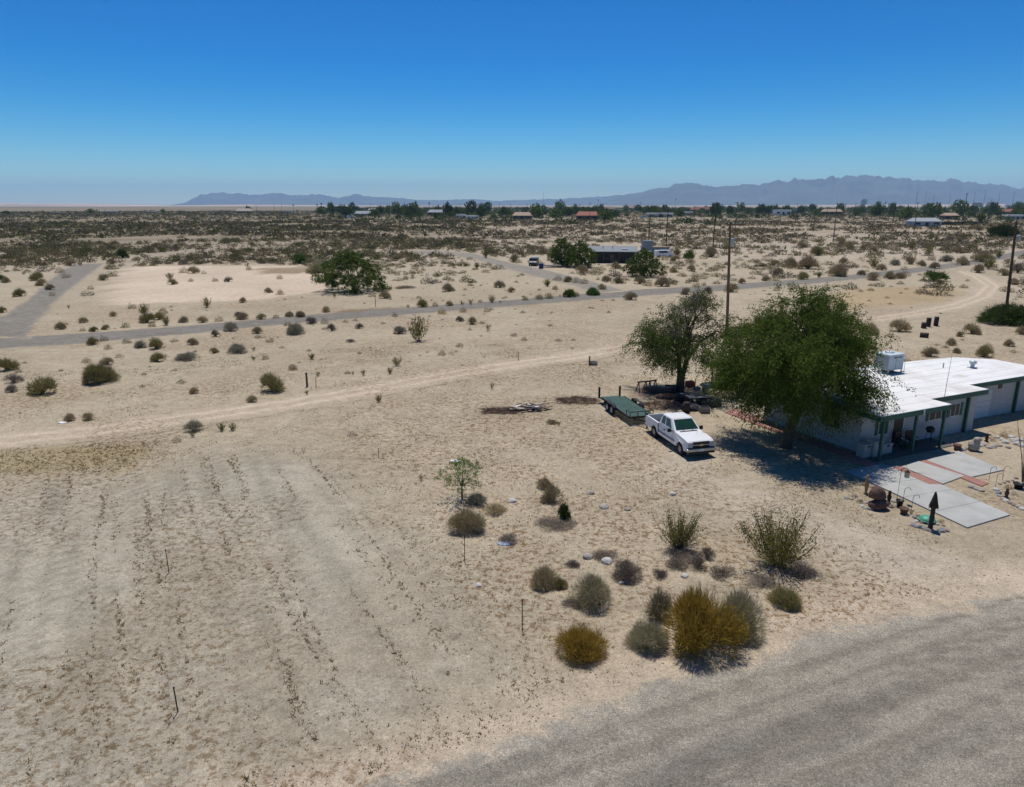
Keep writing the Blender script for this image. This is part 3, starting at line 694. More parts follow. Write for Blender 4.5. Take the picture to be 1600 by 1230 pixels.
crop_list(800, 340, 5, [(1290, 295, 80, 'o'), (1380, 322, 105, 'b'), (1555, 312, 130, 't'), (1270, 342, 80, 't'), (810, 402, 90, 't'), (550, 437, 110, 't'), (740, 502, 80, 't'), (825, 514, 80, 't'), (1060, 535, 60, 't'), (1000, 522, 110, 't'), (1170, 542, 130, 't'), (1255, 525, 60, 'o'), (1260, 432, 70, 't'), (1400, 417, 80, 't'), (1340, 465, 40, 't'), (1440, 490, 50, 't'), (1495, 482, 60, 't'), (1375, 515, 50, 't'), (1440, 547, 60, 't'), (1500, 535, 40, 't'), (275, 542, 70, 'g'), (335, 567, 40, 't'), (445, 625, 100, 'b'), (635, 612, 110, 'b'), (700, 562, 70, 't'), (925, 648, 110, 't'), (430, 507, 70, 'o'), (100, 645, 45, 'd'), (215, 642, 50, 'd'), (290, 637, 55, 't'), (500, 617, 45, 't'), (1360, 605, 90, 't'), (340, 340, 120, 'o'), (420, 380, 90, 't'), (640, 435, 60, 't'), (1180, 455, 70, 't'), (1190, 335, 60, 't'), (1590, 420, 40, 't'), (200, 215, 50, 't'), (90, 205, 60, 't'), (1320, 215, 40, 'k'), (1240, 290, 60, 't'), (690, 440, 50, 't')])

# the scrub beyond: too many to tell apart, one mass
FARM = dict(green=leaf_mat('far_creosote', (0.062, 0.073, 0.022), (0.169, 0.169, 0.056), .2), olive=leaf_mat('far_olive', (0.112, 0.100, 0.044), (0.237, 0.206, 0.100), .15), tan=leaf_mat('far_tan', (0.188, 0.150, 0.088), (0.362, 0.300, 0.181), .15), dead=leaf_mat('far_dead', (0.100, 0.081, 0.062), (0.237, 0.200, 0.156), .05))
def scatter(name, label, cat, meshes, pos, scl, rs, m_list):
    """copies of small numpy shapes joined into one mesh"""
    vs, fs, n = [], [], 0
    which = rs.integers(0, len(meshes), len(pos))
    for k, (v, f) in enumerate(meshes):
        s = np.where(which == k)[0]
        if not len(s): continue
        a = rs.random(len(s)) * 6.283; ca, sa = np.cos(a), np.sin(a)
        V = v[None] * scl[s][:, None, :]
        W = np.stack([V[..., 0] * ca[:, None] - V[..., 1] * sa[:, None], V[..., 0] * sa[:, None] + V[..., 1] * ca[:, None], V[..., 2]], -1) + pos[s][:, None, :]
        F = f[None] + (np.arange(len(s)) * len(v))[:, None, None] + n
        vs.append(W.reshape(-1, 3)); fs.append(F.reshape(-1, 3)); n += len(s) * len(v)
    o = np_obj(name, np.concatenate(vs), np.concatenate(fs), m_list)
    tag(o, label, cat, kind='stuff')
    return o
def keep_off(x, y, extra=0):
    ok = np.ones(len(x), bool)
    for p in FLAT + [plot_poly]: ok &= inside(p, x, y) < -.3 - extra
    for t, w in ((track_a, 1.9), (track_b, 2.2), (track_c, 3)): ok &= line_dist(t, x, y)[0] > w
    return ok
def field(n, r0, r1, a0=-40, a1=41):
    r = np.sqrt(rng.random(n) * (r1 * r1 - r0 * r0) + r0 * r0); a = np.radians(a0 + (a1 - a0) * rng.random(n))
    return r * np.sin(a), r * np.cos(a)
def leftness(x, y): return sstep(.12, -.12, x / y + .03)      # dense old scrub west of the settlement
far_meshes = [round_bush(26, .34, .55, .8, s, .5) for s in range(5)]
mid_meshes = [round_bush(230, .11, .22, .8, s + 70, .4) for s in range(5)]
mid2_meshes = [round_bush(80, .19, .34, .8, s + 70, .4) for s in range(5)]
farther = [round_bush(11, .5, .7, .8, s + 20, .5) for s in range(4)]
def scrub(name, label, r0, r1, n, kinds, shape, smin, smax, dens):
    x, y = field(n, r0, r1)
    cl = fbm(x * .03 + 11, y * .03, 3)
    ok = keep_off(x, y, 1) & (rng.random(n) < dens(x, y) * sstep(.25, .62, cl))
    x, y = x[ok], y[ok]; pick = rng.random(len(x))
    lf = leftness(x, y)
    c0 = 0
    for k, (km, wl, wr) in enumerate(kinds):
        w = wl * lf + wr * (1 - lf); s = (pick >= c0) & (pick < c0 + w); c0 = c0 + w
        if s.sum() == 0: continue
        r = smin + (smax - smin) * rng.random(s.sum()) ** 2
        sc = np.stack([r, r, r * (.75 + .5 * rng.random(len(r)))], 1)
        z = height(x[s], y[s])
        scatter(name, label + ' (' + WORDK[km] + 's)', 'scrub', shape, np.stack([x[s], y[s], z], 1), sc, rng, FARM[km])
kd = [('green', .30, .12), ('olive', .30, .22), ('tan', .24, .44), ('dead', .16, .22)]
mid_dens = lambda x, y: (.16 + .84 * sstep(150, 215, np.hypot(x, y))) * (.55 + .45 * leftness(x, y)) + .12
scrub('desert_scrub', 'scattered scrub in the middle distance', 135, 205, 4000, kd, mid_meshes, .3, 1.3, mid_dens)
scrub('desert_scrub', 'scattered scrub below the far plain', 205, 330, 11000, kd, mid2_meshes, .35, 1.5, mid_dens)
scrub('desert_scrub', 'dense far scrub', 330, 700, 19000, kd, far_meshes, .6, 2.1, lambda x, y: (.72 + .28 * leftness(x, y)))
scrub('desert_scrub', 'farthest scrub plain', 700, 1800, 30000, kd, farther, 1.0, 2.9, lambda x, y: .6 + .4 * leftness(x, y))
# small dry shrubs sprinkled over the nearer open sand
scrub('desert_scrub', 'tiny scattered scrub on near sand', 62, 140, 900, [('green', .3, .2), ('olive', .2, .2), ('tan', .35, .4), ('dead', .15, .2)], mid_meshes, .12, .42, lambda x, y: .5 + 0 * x)

# weeds and dead tufts on the near lots
def tuft(n, seed, lean=.8, w=.02):
    rs = np.random.default_rng(seed); a = rs.random(n) * 6.283
    p0 = np.stack([np.cos(a), np.sin(a), a * 0], 1) * .25 * rs.random((n, 1)); p1 = p0 + np.stack([np.cos(a) * lean, np.sin(a) * lean, .45 + .7 * rs.random(n)], 1) * (.5 + .6 * rs.random((n, 1)))
    return blades(p0, p1, .22, rs)
tufts = [tuft(5, s, .25 + .10 * s) for s in range(6)]
def weeds(name, label, n, region, dens, smin, smax, m):
    x, y = region(n); ok = keep_off(x, y, -.15) & (rng.random(n) < dens(x, y)) & (inside(house_zone, x, y) < -.2)
    x, y = x[ok], y[ok]; r = smin + (smax - smin) * rng.random(len(x)) ** 2.2
    scatter(name, label, 'weeds', tufts, np.stack([x, y, height(x, y) - .005], 1), np.stack([r, r, r * (.5 + .5 * rng.random(len(r)))], 1), rng, m)
def nearfield(n): return field(n, 14, 75, -38, 40)
def d_lot(x, y):
    u = x * FUR[1] - y * FUR[0]; v = x * FUR[0] + y * FUR[1]
    rows = sstep(.52, .70, fbm(u * 1.15 + 3, v * .11, 3)) * sstep(.35, .6, fbm(u * .3, v * .3 + 8, 3))
    g = sstep(-1, 1, inside(gravel_lot, x, y)); cl = sstep(.45, .7, fbm(x * .4 + 2, y * .4 + 31, 4))
    lower = sstep(24, 15, y)
    return g * (.035 + .12 * rows + .3 * cl * lower) + (1 - g) * (.08 + .85 * cl)
DRYW = leaf_mat('dry_weed', (.21, .14, .075), (.40, .285, .165), .3)
GRNW = leaf_mat('olive_weed', (.17, .14, .045), (.31, .255, .10), .25)
weeds('dry_weeds', 'small dead brown weeds sprinkled over the near lot', 150000, nearfield, d_lot, .035, .13, DRYW)
weeds('olive_weeds', 'small olive weeds sprinkled over the near lot', 36000, nearfield, lambda x, y: d_lot(x, y) * .8, .05, .17, GRNW)
def furrow_rows(n):
    """weeds standing in the old furrows"""
    us = np.cumsum(rng.choice([.45, .6, .8, 1.2, 2.0], 64)) - 34; us = us[us < 20]
    k = rng.integers(0, len(us), n); v = rng.uniform(8, 62, n)
    u = us[k] + rng.normal(size=n) * .11 + (fbm(v * .12 + us[k] * 3, us[k], 2) - .5) * .8
    return u * FUR[1] + v * FUR[0], -u * FUR[0] + v * FUR[1]
def d_row(x, y):
    u = x * FUR[1] - y * FUR[0]; v = x * FUR[0] + y * FUR[1]
    return sstep(-2, .5, inside(gravel_lot, x, y)) * sstep(.46, .62, fbm(v * .2 + np.round(u * 2.3) * 5.3, np.round(u * 2.3) * 2.1, 3))
weeds('furrow_weeds', 'dead brown weeds standing in lines along old furrows', 74000, furrow_rows, d_row, .04, .18, DRYW)
def grassfield(n):
    q = np.array(drygrass_lot); return rng.uniform(-48, -22, n), rng.uniform(36, 48, n)
weeds('dry_grass', 'patch of straw coloured dry grass at left edge', 9000, grassfield, lambda x, y: sstep(-.5, .8, inside(drygrass_lot, x, y) + (fbm(x * .5, y * .5, 3) - .5) * 4) * .9, .08, .22, leaf_mat('straw', (.25, .19, .08), (.42, .34, .17), .1))
# clumps along the road edge
def verge(n):
    i = rng.integers(0, len(near_edge) - 1, n); t = rng.random(n); e = np.array(near_edge); d = rng.normal(size=n) * .7 + .55
    p = e[i] * (1 - t)[:, None] + e[i + 1] * t[:, None]; q = e[i + 1] - e[i]; q = q / np.linalg.norm(q, axis=1, keepdims=True)
    return p[:, 0] - q[:, 1] * d, p[:, 1] + q[:, 0] * d
weeds('verge_weeds', 'olive brown weeds along the near road edge', 2600, verge, lambda x, y: sstep(.5, .66, fbm(x * .9, y * .9 + 4, 3)) * sstep(3, -3, x - 3), .08, .2, GRNW)
# stones
def pebble(seed):
    rs = np.random.default_rng(seed); v = np.array([(1, 0, 0), (-1, 0, 0), (0, 1, 0), (0, -1, 0), (0, 0, .8), (0, 0, -.5)], float) * (.7 + .6 * rs.random((6, 1)))
    return v, np.array([(0, 2, 4), (2, 1, 4), (1, 3, 4), (3, 0, 4), (2, 0, 5), (1, 2, 5), (3, 1, 5), (0, 3, 5)])
x, y = field(9000, 14, 60, -38, 40); ok = keep_off(x, y, 0); x, y = x[ok], y[ok]; r = .012 + .045 * rng.random(len(x)) ** 4
scatter('pebbles', 'small pale stones strewn over the sand', 'stones', [pebble(s) for s in range(4)], np.stack([x, y, height(x, y)], 1), np.stack([r, r, r * .8], 1), rng, leaf_mat('pebble', (.34, .29, .23), (.58, .52, .44), 0))
x, y = verge(2600); r = .01 + .022 * rng.random(len(x)) ** 3
scatter('road_gravel', 'loose grey gravel along the near road edge', 'gravel', [pebble(s) for s in range(4)], np.stack([x, y, x * 0 + .018], 1), np.stack([r, r, r * .8], 1), rng, leaf_mat('chips', (.30, .28, .235), (.52, .49, .43), 0))

# ---------------------------------------------------------------- trees
def tree(name, base, H, prof, n_cl, per, leaf, mats, label, cat='tree', trunks=1, lean=(0, 0), trunk_r=.2, fork=.25, shell=.5, droop=.6, seed=0, off=(0, 0), squash=(1, 1), dead=None, lump=.5, group=None, branch=14, spray=.34, fuzz=.018, masses=0, sig=.7):
    """prof: list of (z/H, radius m); real limbs, leaf sprays through the crown's volume"""
    rs = np.random.default_rng(seed); P = np.array(prof, float)
    root = empty(name, (base[0], base[1], hz(base[0], base[1]) - .03)); tag(root, label, cat, group)
    # clump centres
    C = []; want = masses or n_cl
    while len(C) < want:
        z = rs.uniform(P[0, 0], P[-1, 0]); a = rs.random() * 6.283; R = np.interp(z, P[:, 0], P[:, 1])
        if rs.random() * P[:, 1].max() > R + .15: continue
        R = R * (1 + lump * (float(fbm(np.array([math.cos(a) * 1.2 + 5 + seed]), np.array([math.sin(a) * 1.2 + z * 6]), 3)[0]) - .5) * 2)
        r = R * (rs.random() ** shell)
        C.append((math.cos(a) * r * squash[0] + off[0] * z / .6, math.sin(a) * r * squash[1] + off[1] * z / .6, z * H))
    C = np.array(C)
    if masses:                      # leaf masses at the ends of the limbs, gaps between
        M_ = C; wt = rs.uniform(.5, 1.5, masses); k_ = rs.choice(masses, n_cl, p=wt / wt.sum())
        C = M_[k_] + rs.normal(size=(n_cl, 3)) * np.array([sig, sig, sig * .62]) * rs.uniform(.7, 1.25, masses)[k_][:, None]
        C[:, 2] = np.clip(C[:, 2], P[0, 0] * H, None)
    dm = np.zeros(len(C), bool)
    if dead is not None: dm = dead(C, rs)
    def sprays(cen, per, leaf, droop):
        n = len(cen) * per
        out = unit(np.concatenate([cen[:, :2], (cen[:, 2:] - H * .45) * .5], 1)); out = np.repeat(out, per, 0)
        sd = unit(rs.normal(size=(len(cen), 3)) * .6 + unit(cen - np.array([0, 0, H * .4])) + np.array([0, 0, -droop])); sd = np.repeat(sd, per, 0)
        t = np.tile(np.linspace(0, 1, per), len(cen)) * (1.2 + .8 * rs.random(n))
        p = np.repeat(cen, per, 0) + sd * (t * spray)[:, None] * (H * .11) + rs.normal(size=(n, 3)) * H * fuzz - np.array([0, 0, 1]) * (t * t * droop * H * .03)[:, None]
        d = unit(sd * .5 + rs.normal(size=(n, 3)) * .55 + np.array([0, 0, -droop * .7]) + out * .3)
        return leaves(p, d, (leaf * (.6 + .8 * rs.random(n)))[:, None], leaf * .30, rs)
    live = C[~dm]
    np_obj('crown', *sprays(live, per, leaf, droop), mats[0], root)
    tips = C[np.argsort(rs.random(len(C)))[:branch * trunks]]
    mb = MB(); lm = MB()
    for k in range(trunks):
        a = 6.283 * k / trunks + seed; s0 = Vector((math.cos(a), math.sin(a), 0)) * (trunk_r * .9 if trunks > 1 else 0)
        f = Vector((s0.x * 4 + lean[0], s0.y * 4 + lean[1], H * fork))
        pts = [s0 - Vector((0, 0, .1)), s0 * 1.3 + Vector((lean[0] * .3, lean[1] * .3, H * fork * .45)), f]
        mb.tube(pts, [trunk_r * 1.35, trunk_r, trunk_r * .85], 9)
        for i in range(branch):
            e = Vector(tips[k * branch + i]); m1 = f.lerp(e, .35) + Vector((0, 0, H * .07)) + Vector(rs.normal(size=3) * H * .015); m2 = f.lerp(e, .7) + Vector((0, 0, H * .05)) + Vector(rs.normal(size=3) * H * .02)
            r0 = trunk_r * rs.uniform(.28, .55)
            lm.tube([f - Vector((0, 0, trunk_r)), m1, m2, e], [r0 * 1.2, r0 * .8, r0 * .45, .01], 6, False)
    mb.build('trunk', BARK, root); lm.build('limbs', BARK, root)
    if dm.any():
        D = C[dm]; n = len(D) * 18
        p = np.repeat(D, 18, 0) + rs.normal(size=(n, 3)) * H * .03; d = unit(np.repeat(unit(D - np.array([0, 0, H * .4])), 18, 0) + rs.normal(size=(n, 3)) * .7)
        v, fc = blades(p, p + d * (H * .09 * (.4 + rs.random(n)))[:, None], .028, rs)
        np_obj('dead_twigs', v, fc, leaf_mat('dead_branch', (.12, .095, .075), (.28, .235, .195), 0), root)
    return root
MESQ = leaf_mat('mesquite_leaves', (.036, .058, .012), (.15, .195, .040), .3)
MESQ2 = leaf_mat('mesquite_leaves_light', (.045, .075, .018), (.155, .20, .05), .35)
b0 = G(1226, 699)
tree('mesquite_tree', b0, 9.4, [(.35, 2.2), (.39, 3.1), (.46, 3.5), (.55, 3.5), (.68, 3.25), (.8, 2.9), (.9, 2.0), (.96, .8)], 2500, 60, .17, [MESQ], 'big drooping dark green mesquite shading the white-roofed house', trunk_r=.3, lean=(.75, .3), fork=.26, shell=.30, droop=.75, seed=2, off=(.62, .3), lump=.4, branch=26, spray=.85, fuzz=.011, masses=62, sig=.56)
b1 = G(1062, 612)
tree('mesquite_tree', b1, 8.0, [(.34, 2.6), (.42, 3.6), (.52, 3.7), (.65, 3.1), (.78, 2.5), (.9, 1.8), (1.0, .7)], 800, 46, .18, [MESQ2], 'mesquite tree with a dead grey top standing behind the flatbed trailer', trunks=2, trunk_r=.2, lean=(.1, 0), fork=.38, shell=.45, droop=.65, seed=5, off=(.1, 0), lump=.55, dead=lambda C, rs: ((C[:, 2] > 5.0) & (C[:, 0] > -1.7) & (C[:, 0] < 1.9) & (rs.random(len(C)) < .36)) | (rs.random(len(C)) < .02), branch=16, spray=.85, fuzz=.012, masses=30, sig=.5)
b2 = G(553, 455)
tree('mesquite_tree', b2, 6.6, [(.08, 4.6), (.2, 5.4), (.4, 5.3), (.6, 4.6), (.78, 3.2), (.92, 1.7), (1.0, .6)], 780, 28, .33, [MESQ2], 'broad low mesquite tree on pale sand beyond the paved road', trunks=3, trunk_r=.16, fork=.25, shell=.45, droop=.4, seed=9, lump=.6, branch=9, masses=40, sig=.75)
for (px, py, wd, tp, lab, mm, sd) in ((879, 416, 46, 373, 'lighter left-hand tree beside the dark house', MESQ2, 21), (906, 418, 46, 378, 'dark green tree hiding the left end of the dark house', MESQ, 22), (1005, 432, 58, 391, 'round green tree in front of the right end of the dark house', MESQ2, 23)):
    b = G(px, py); k = ppm(b); R = wd / k / 2; Ht = top_h(b, tp)
    tree('desert_tree', b, Ht, [(.12, R * .7), (.25, R), (.5, R * .98), (.72, R * .75), (.9, R * .4), (1, R * .15)], 340, 16, .5, [mm], lab, trunks=2, trunk_r=.14, fork=.25, droop=.5, seed=sd, lump=.4, branch=7)
bs = G(722, 779)
tree('young_tree', bs, 2.05, [(.36, .75), (.5, 1.05), (.68, 1.0), (.85, .75), (1, .3)], 190, 15, .10, [LM['bright']], 'lone bright green sapling with thin trunk on the near sand', trunk_r=.04, fork=.35, seed=31, droop=.1, lump=.5, branch=14)
# dead brush heaps by the trailer
def brush_heap(px, py, wd, hgt, name, label):
    p = G(px, py); k = ppm(p); rs = np.random.default_rng(int(px)); n = 900; L = wd / k
    u = rs.uniform(-1, 1, n); v = rs.uniform(-1, 1, n); h = np.clip(1 - u * u - v * v * .8, 0, 1) * hgt
    p0 = np.stack([u * L / 2, v * L * .28, h * rs.random(n)], 1); d = unit(rs.normal(size=(n, 3)) * np.array([1, .6, .25])); q = p0 + d * (.25 + .5 * rs.random((n, 1))); q[:, 2] = np.maximum(q[:, 2], .01)
    o = np_obj(name, *blades(p0, q, .035, rs), leaf_mat('brush_heap', (.15, .10, .075), (.33, .235, .175), 0), None, (p.x, p.y, hz(p.x, p.y)))
    tag(o, label, 'brush heap')
brush_heap(902, 627, 64, .35, 'brush_heap', 'reddish brown heap of dead brush behind the trailer tail')
brush_heap(782, 643, 54, .2, 'brush_heap', 'brown strip of dead brush running into the debris pile')
brush_heap(1042, 635, 70, .3, 'brush_heap', 'dead brush lying in shade under the half-dead mesquite')

# ---------------------------------------------------------------- the white-roofed house
HA = math.radians(25)
AX = Vector((math.cos(HA), math.sin(HA), 0)); BX = Vector((-math.sin(HA), math.cos(HA), 0))
ROOF = 2.85
HO = G(1377, 651, ROOF); HO.z = 0
def hl(p, h=0):                   # world -> house frame
    q = Vector((p[0], p[1], 0)) - HO; return (q.dot(AX), q.dot(BX))
house = empty('house', HO, HA)
tag(house, 'low white block house with white flat roof and green trim', 'house')
WHITE = mat('painted_block', (.60, .62, .64), .85, .06, 2, stain=.25, stain_col=(.42, .40, .37))
ROOFM = mat('roof_coating', (.74, .73, .70), .75, .10, .55, .25, stain=.85, stain_col=(.50, .46, .40))
GREEN = mat('green_trim', (.018, .095, .07), .55, .15, 3)
DARK = mat('dark_opening', (.02, .02, .022), .4)
GLASS = mat('window_glass', (.02, .024, .028), .25, 0, 1, spec=.25)
GALV = mat('galvanised', (.48, .53, .56), .5, .12, 4, metal=.25, stain=.3, stain_col=(.30, .27, .23))
CONC = mat('concrete', (.40, .40, .375), .9, .12, .9, .15, stain=.6, stain_col=(.27, .265, .25))
BRICK = mat('red_brick', (.33, .165, .135), .9, .25, 9, .3)
def block_mat():
    m, t, b = new_mat('white_block_wall'); N, L = t.nodes, t.links
    tc = N.new('ShaderNodeTexCoord'); br = N.new('ShaderNodeTexBrick')
    sp = N.new('ShaderNodeSeparateXYZ'); cb = N.new('ShaderNodeCombineXYZ'); ad = N.new('ShaderNodeMath')
    L.new(tc.outputs['Object'], sp.inputs[0]); L.new(sp.outputs[0], ad.inputs[0]); L.new(sp.outputs[1], ad.inputs[1])
    L.new(ad.outputs[0], cb.inputs[0]); L.new(sp.outputs[2], cb.inputs[1])
    L.new(cb.outputs[0], br.inputs['Vector'])
    br.inputs['Scale'].default_value = 1; br.inputs['Brick Width'].default_value = .4; br.inputs['Row Height'].default_value = .2; br.inputs['Mortar Size'].default_value = .008
    br.inputs['Color1'].default_value = (.44, .45, .46, 1); br.inputs['Color2'].default_value = (.38, .395, .41, 1); br.inputs['Mortar'].default_value = (.28, .29, .30, 1)
    L.new(br.outputs[0], b.inputs['Base Color']); b.inputs['Roughness'].default_value = .85
    bp = N.new('ShaderNodeBump'); bp.inputs['Strength'].default_value = .4; bp.inputs['Distance'].default_value = .01; bp.invert = True
    L.new(br.outputs['Fac'], bp.inputs['Height']); L.new(bp.outputs[0], b.inputs['Normal'])
    return m
BLOCK = block_mat()
rp = [(0, 0), (6.15, 0), (6.15, 1.35), (11.85, 1.35), (11.85, 2.65), (21.6, 2.65), (21.6, 7.0), (19.5, 8.9), (13.7, 9.4), (9.2, 9.7), (0, 10.0)]
roof = MB().prism(rp, ROOF - .10, ROOF, 'z').build('roof', ROOFM, house, bevel=.02)
def inset(poly, d):
    n = len(poly); out = []
    for i in range(n):
        a, b, c = Vector(poly[i - 1]), Vector(poly[i]), Vector(poly[(i + 1) % n])
        e1 = (b - a).normalized(); e2 = (c - b).normalized(); n1 = Vector((-e1.y, e1.x)); n2 = Vector((-e2.y, e2.x)); m = (n1 + n2); m = m / max(m.dot(n1), .2)
        out.append(tuple(b + m * d))
    return out
ri = inset(rp, .04); ro = inset(rp, -.012)
fb = MB()
for i in range(len(rp)):
    j = (i + 1) % len(rp); a, b, c, d = ri[i], ri[j], ro[j], ro[i]
    fb.add([(*p, zz) for zz in (ROOF - .34, ROOF - .035) for p in (a, b, c, d)], [(0, 1, 2, 3), (7, 6, 5, 4), (0, 4, 5, 1), (1, 5, 6, 2), (2, 6, 7, 3), (3, 7, 4, 0)])
fb.build('fascia', GREEN, house)
MB().prism(inset(rp, .06), ROOF - .16, ROOF - .105, 'z').build('soffit', mat('soffit', (.35, .37, .36), .9), house)
wp = [(.75, 1.75), (11.45, 1.75), (11.45, 3.2), (21.2, 3.2), (21.2, 6.8), (19.3, 8.5), (13.6, 9.0), (.75, 9.6)]
MB().prism(wp, -.05, ROOF - .165, 'z').build('wall', BLOCK, house)
def post_at(px, bline, w=.13, nm='post'):
    # along the line b = bline, the a that is seen at px
    lo, hi = -2, 24
    for _ in range(40):
        m = (lo + hi) / 2; p = HO + AX * m + BX * bline
        X = IW / 2 + ppm((p.x, p.y, 1.2)) * p.x
        if X < px: lo = m
        else: hi = m
    return lo
for px, bl in ((1377, .22), (1428, .22), (1472, .22)):
    a = max(post_at(px, bl), .14); MB().box(a - .07, a + .07, bl - .07, bl + .07, .02, ROOF - .165).build('porch_post', GREEN, house, bevel=.008)
for px, bl in ((1510, 1.64), (1588, 3.08)):
    a = post_at(px, bl); MB().box(a - .08, a + .08, bl - .08, bl + .105, .02, ROOF - .165).build('pilaster', GREEN, house, bevel=.008)
# front door, windows, shutters on the porch wall (b = 1.75)
def front(px): return post_at(px, 1.75)
def opening(a0, a1, z0, z1, b, kind, sh=True):
    if kind == 'door':
        d = MB().box(a0, a1, b - .012, b + .03, z0, z1).build('door', DARK, house)
        fr = MB()
        for q0, q1, r0, r1 in ((a0 - .08, a0, z0, z1 + .08), (a1, a1 + .08, z0, z1 + .08), (a0, a1, z1, z1 + .08)): fr.box(q0, q1, b - .035, b + .02, r0, r1)
        fr.build('door_frame', mat('pale_trim', (.55, .56, .55), .7), d)
        MB().box(a1 - .12, a1 - .07, b - .05, b - .012, 1.0, 1.05).build('handle', GALV, d)
    else:
        w = MB().box(a0, a1, b - .01, b + .03, z0, z1).build('window', GLASS, house)
        fr = MB()
        for q0, q1, r0, r1 in ((a0 - .05, a0, z0 - .05, z1 + .05), (a1, a1 + .05, z0 - .05, z1 + .05), (a0, a1, z1, z1 + .05), (a0, a1, z0 - .05, z0), ((a0 + a1) / 2 - .02, (a0 + a1) / 2 + .02, z0, z1)): fr.box(q0, q1, b - .03, b + .02, r0, r1)
        fr.build('frame', mat('pale_trim', (.55, .56, .55), .7), w)
        if sh:
            for s in (a0 - .33, a1 + .08):
                so = MB().box(s, s + .25, b - .03, b + .02, z0 - .04, z1 + .04)
                for k in range(6): so.box(s + .03, s + .22, b - .042, b - .03, z0 + .02 + k * (z1 - z0) / 6, z0 + .10 + k * (z1 - z0) / 6)
                so.build('shutter', GREEN, w)
a = front(1402); opening(a - .42, a + .48, .06, 2.08, 1.75, 'door')
a = front(1377); opening(a - .25, a + .22, .95, 2.0, 1.75, 'window')
a = front(1459); opening(a - .5, a + .6, 1.25, 2.05, 1.75, 'window')
a = front(1489); opening(a - .35, a + .5, 1.25, 2.05, 1.75, 'window')
MB().box(16.05, 16.45, 3.16, 3.24, 1.98, 2.35).build('vent_grille', DARK, house)
gd = MB()
for k in range(5): gd.box(12.4, 15.4, 3.155 - .002 * (k % 2), 3.19, .05 + k * .40, .44 + k * .40)
gd.build('garage_door', mat('garage_panel', (.52, .545, .57), .7, .06), house, bevel=.01)
# side windows on the left wall
for b_ in (3.4, 6.6):
    w = MB().box(.72, .765, b_, b_ + 1.2, 1.1, 2.0).build('window', GLASS, house)
    fr = MB()
    for q0, q1, r0, r1 in ((b_ - .06, b_, 1.04, 2.06), (b_ + 1.2, b_ + 1.26, 1.04, 2.06), (b_, b_ + 1.2, 2.0, 2.06), (b_, b_ + 1.2, 1.04, 1.1)): fr.box(.70, .76, q0, q1, r0, r1)
    fr.build('frame', GREEN, w)
MB().box(-.02, 7.2, .1, 1.74, .0, .045).build('porch_floor', mat('shade_toned_slab', (.12, .11, .10), .9, .2, 2), house)  # deep porch shade is put into this near-black floor colour
wl = MB().box(.1, .22, .16, .3, ROOF - .62, ROOF - .36).build('porch_lamp', GALV, house); wl.location = (post_at(1437, .0) - .15, -.23, .3)
# coating seams and patches on the roof
sm = MB()
for k in range(1, 9): sm.box(.05, (6.1 if k * 1.1 < 1.35 else 11.8 if k * 1.1 < 2.65 else 19.0), k * 1.1, k * 1.1 + .05, ROOF - .01, ROOF + .006)
sm.build('membrane_seam', mat('roof_seam', (.60, .585, .55), .8, .2, 1), roof)
for a_, b_, w_, l_ in ((4.2, 3.0, .5, .8), (8.4, 5.2, .7, .5), (13.2, 4.2, .6, .9), (10.0, 2.4, .5, .4)): MB().box(a_, a_ + l_, b_, b_ + w_, ROOF - .01, ROOF + .009).build('roof_patch', mat('roof_patch', (.62, .58, .52), .85, .15, 2), roof)
MB().box(3.4, 3.5, 3.9, 8.2, ROOF - .01, ROOF + .03).build('coolant_pipe', mat('rust_pipe', (.38, .28, .19), .8), roof)
for a_, b_ in ((9.0, 7.2), (15.2, 6.8)): MB().tube([(a_, b_, ROOF - .02), (a_, b_, ROOF + .35)], .05, 8).build('vent_pipe', GALV, roof)
# roof furniture
p = G(1519, 575, ROOF); ca, cb = hl(p)
vt = MB().lathe([(.0, .0), (.13, .0), (.13, .3), (.0, .3)], 14).build('roof_vent', GALV, house, (ca, cb, ROOF))
tb = MB().lathe([(.0, .28), (.19, .30), (.25, .40), (.22, .5), (.1, .57), (0, .59)], 16).build('turbine', GALV, vt)
fn = MB()
for k in range(12):
    t = k * math.pi / 6; fn.bar((math.cos(t) * .2, math.sin(t) * .2, .31), (math.cos(t + .3) * .245, math.sin(t + .3) * .245, .5), .012, .04)
fn.build('fin', mat('vent_fin', (.25, .27, .29), .5, metal=.5), vt)
MB().prism([(-.25, -.2), (.35, -.2), (.35, .25), (-.25, .25)], 0.002, .05, 'z').build('flashing', GALV, vt)
p = G(1474.5, 627, ROOF); ca, cb = hl(p)
an = MB().tube([(0, 0, 0), (.02, 0, 1.6), (.05, 0, 3.15)], [.018, .014, .008], 6).build('whip_antenna', mat('antenna', (.12, .12, .12), .5), None)
an.location = HO + AX * ca + BX * cb + Vector((0, 0, ROOF - .2)); tag(an, 'thin dark whip antenna standing at the edge of the white roof', 'antenna')
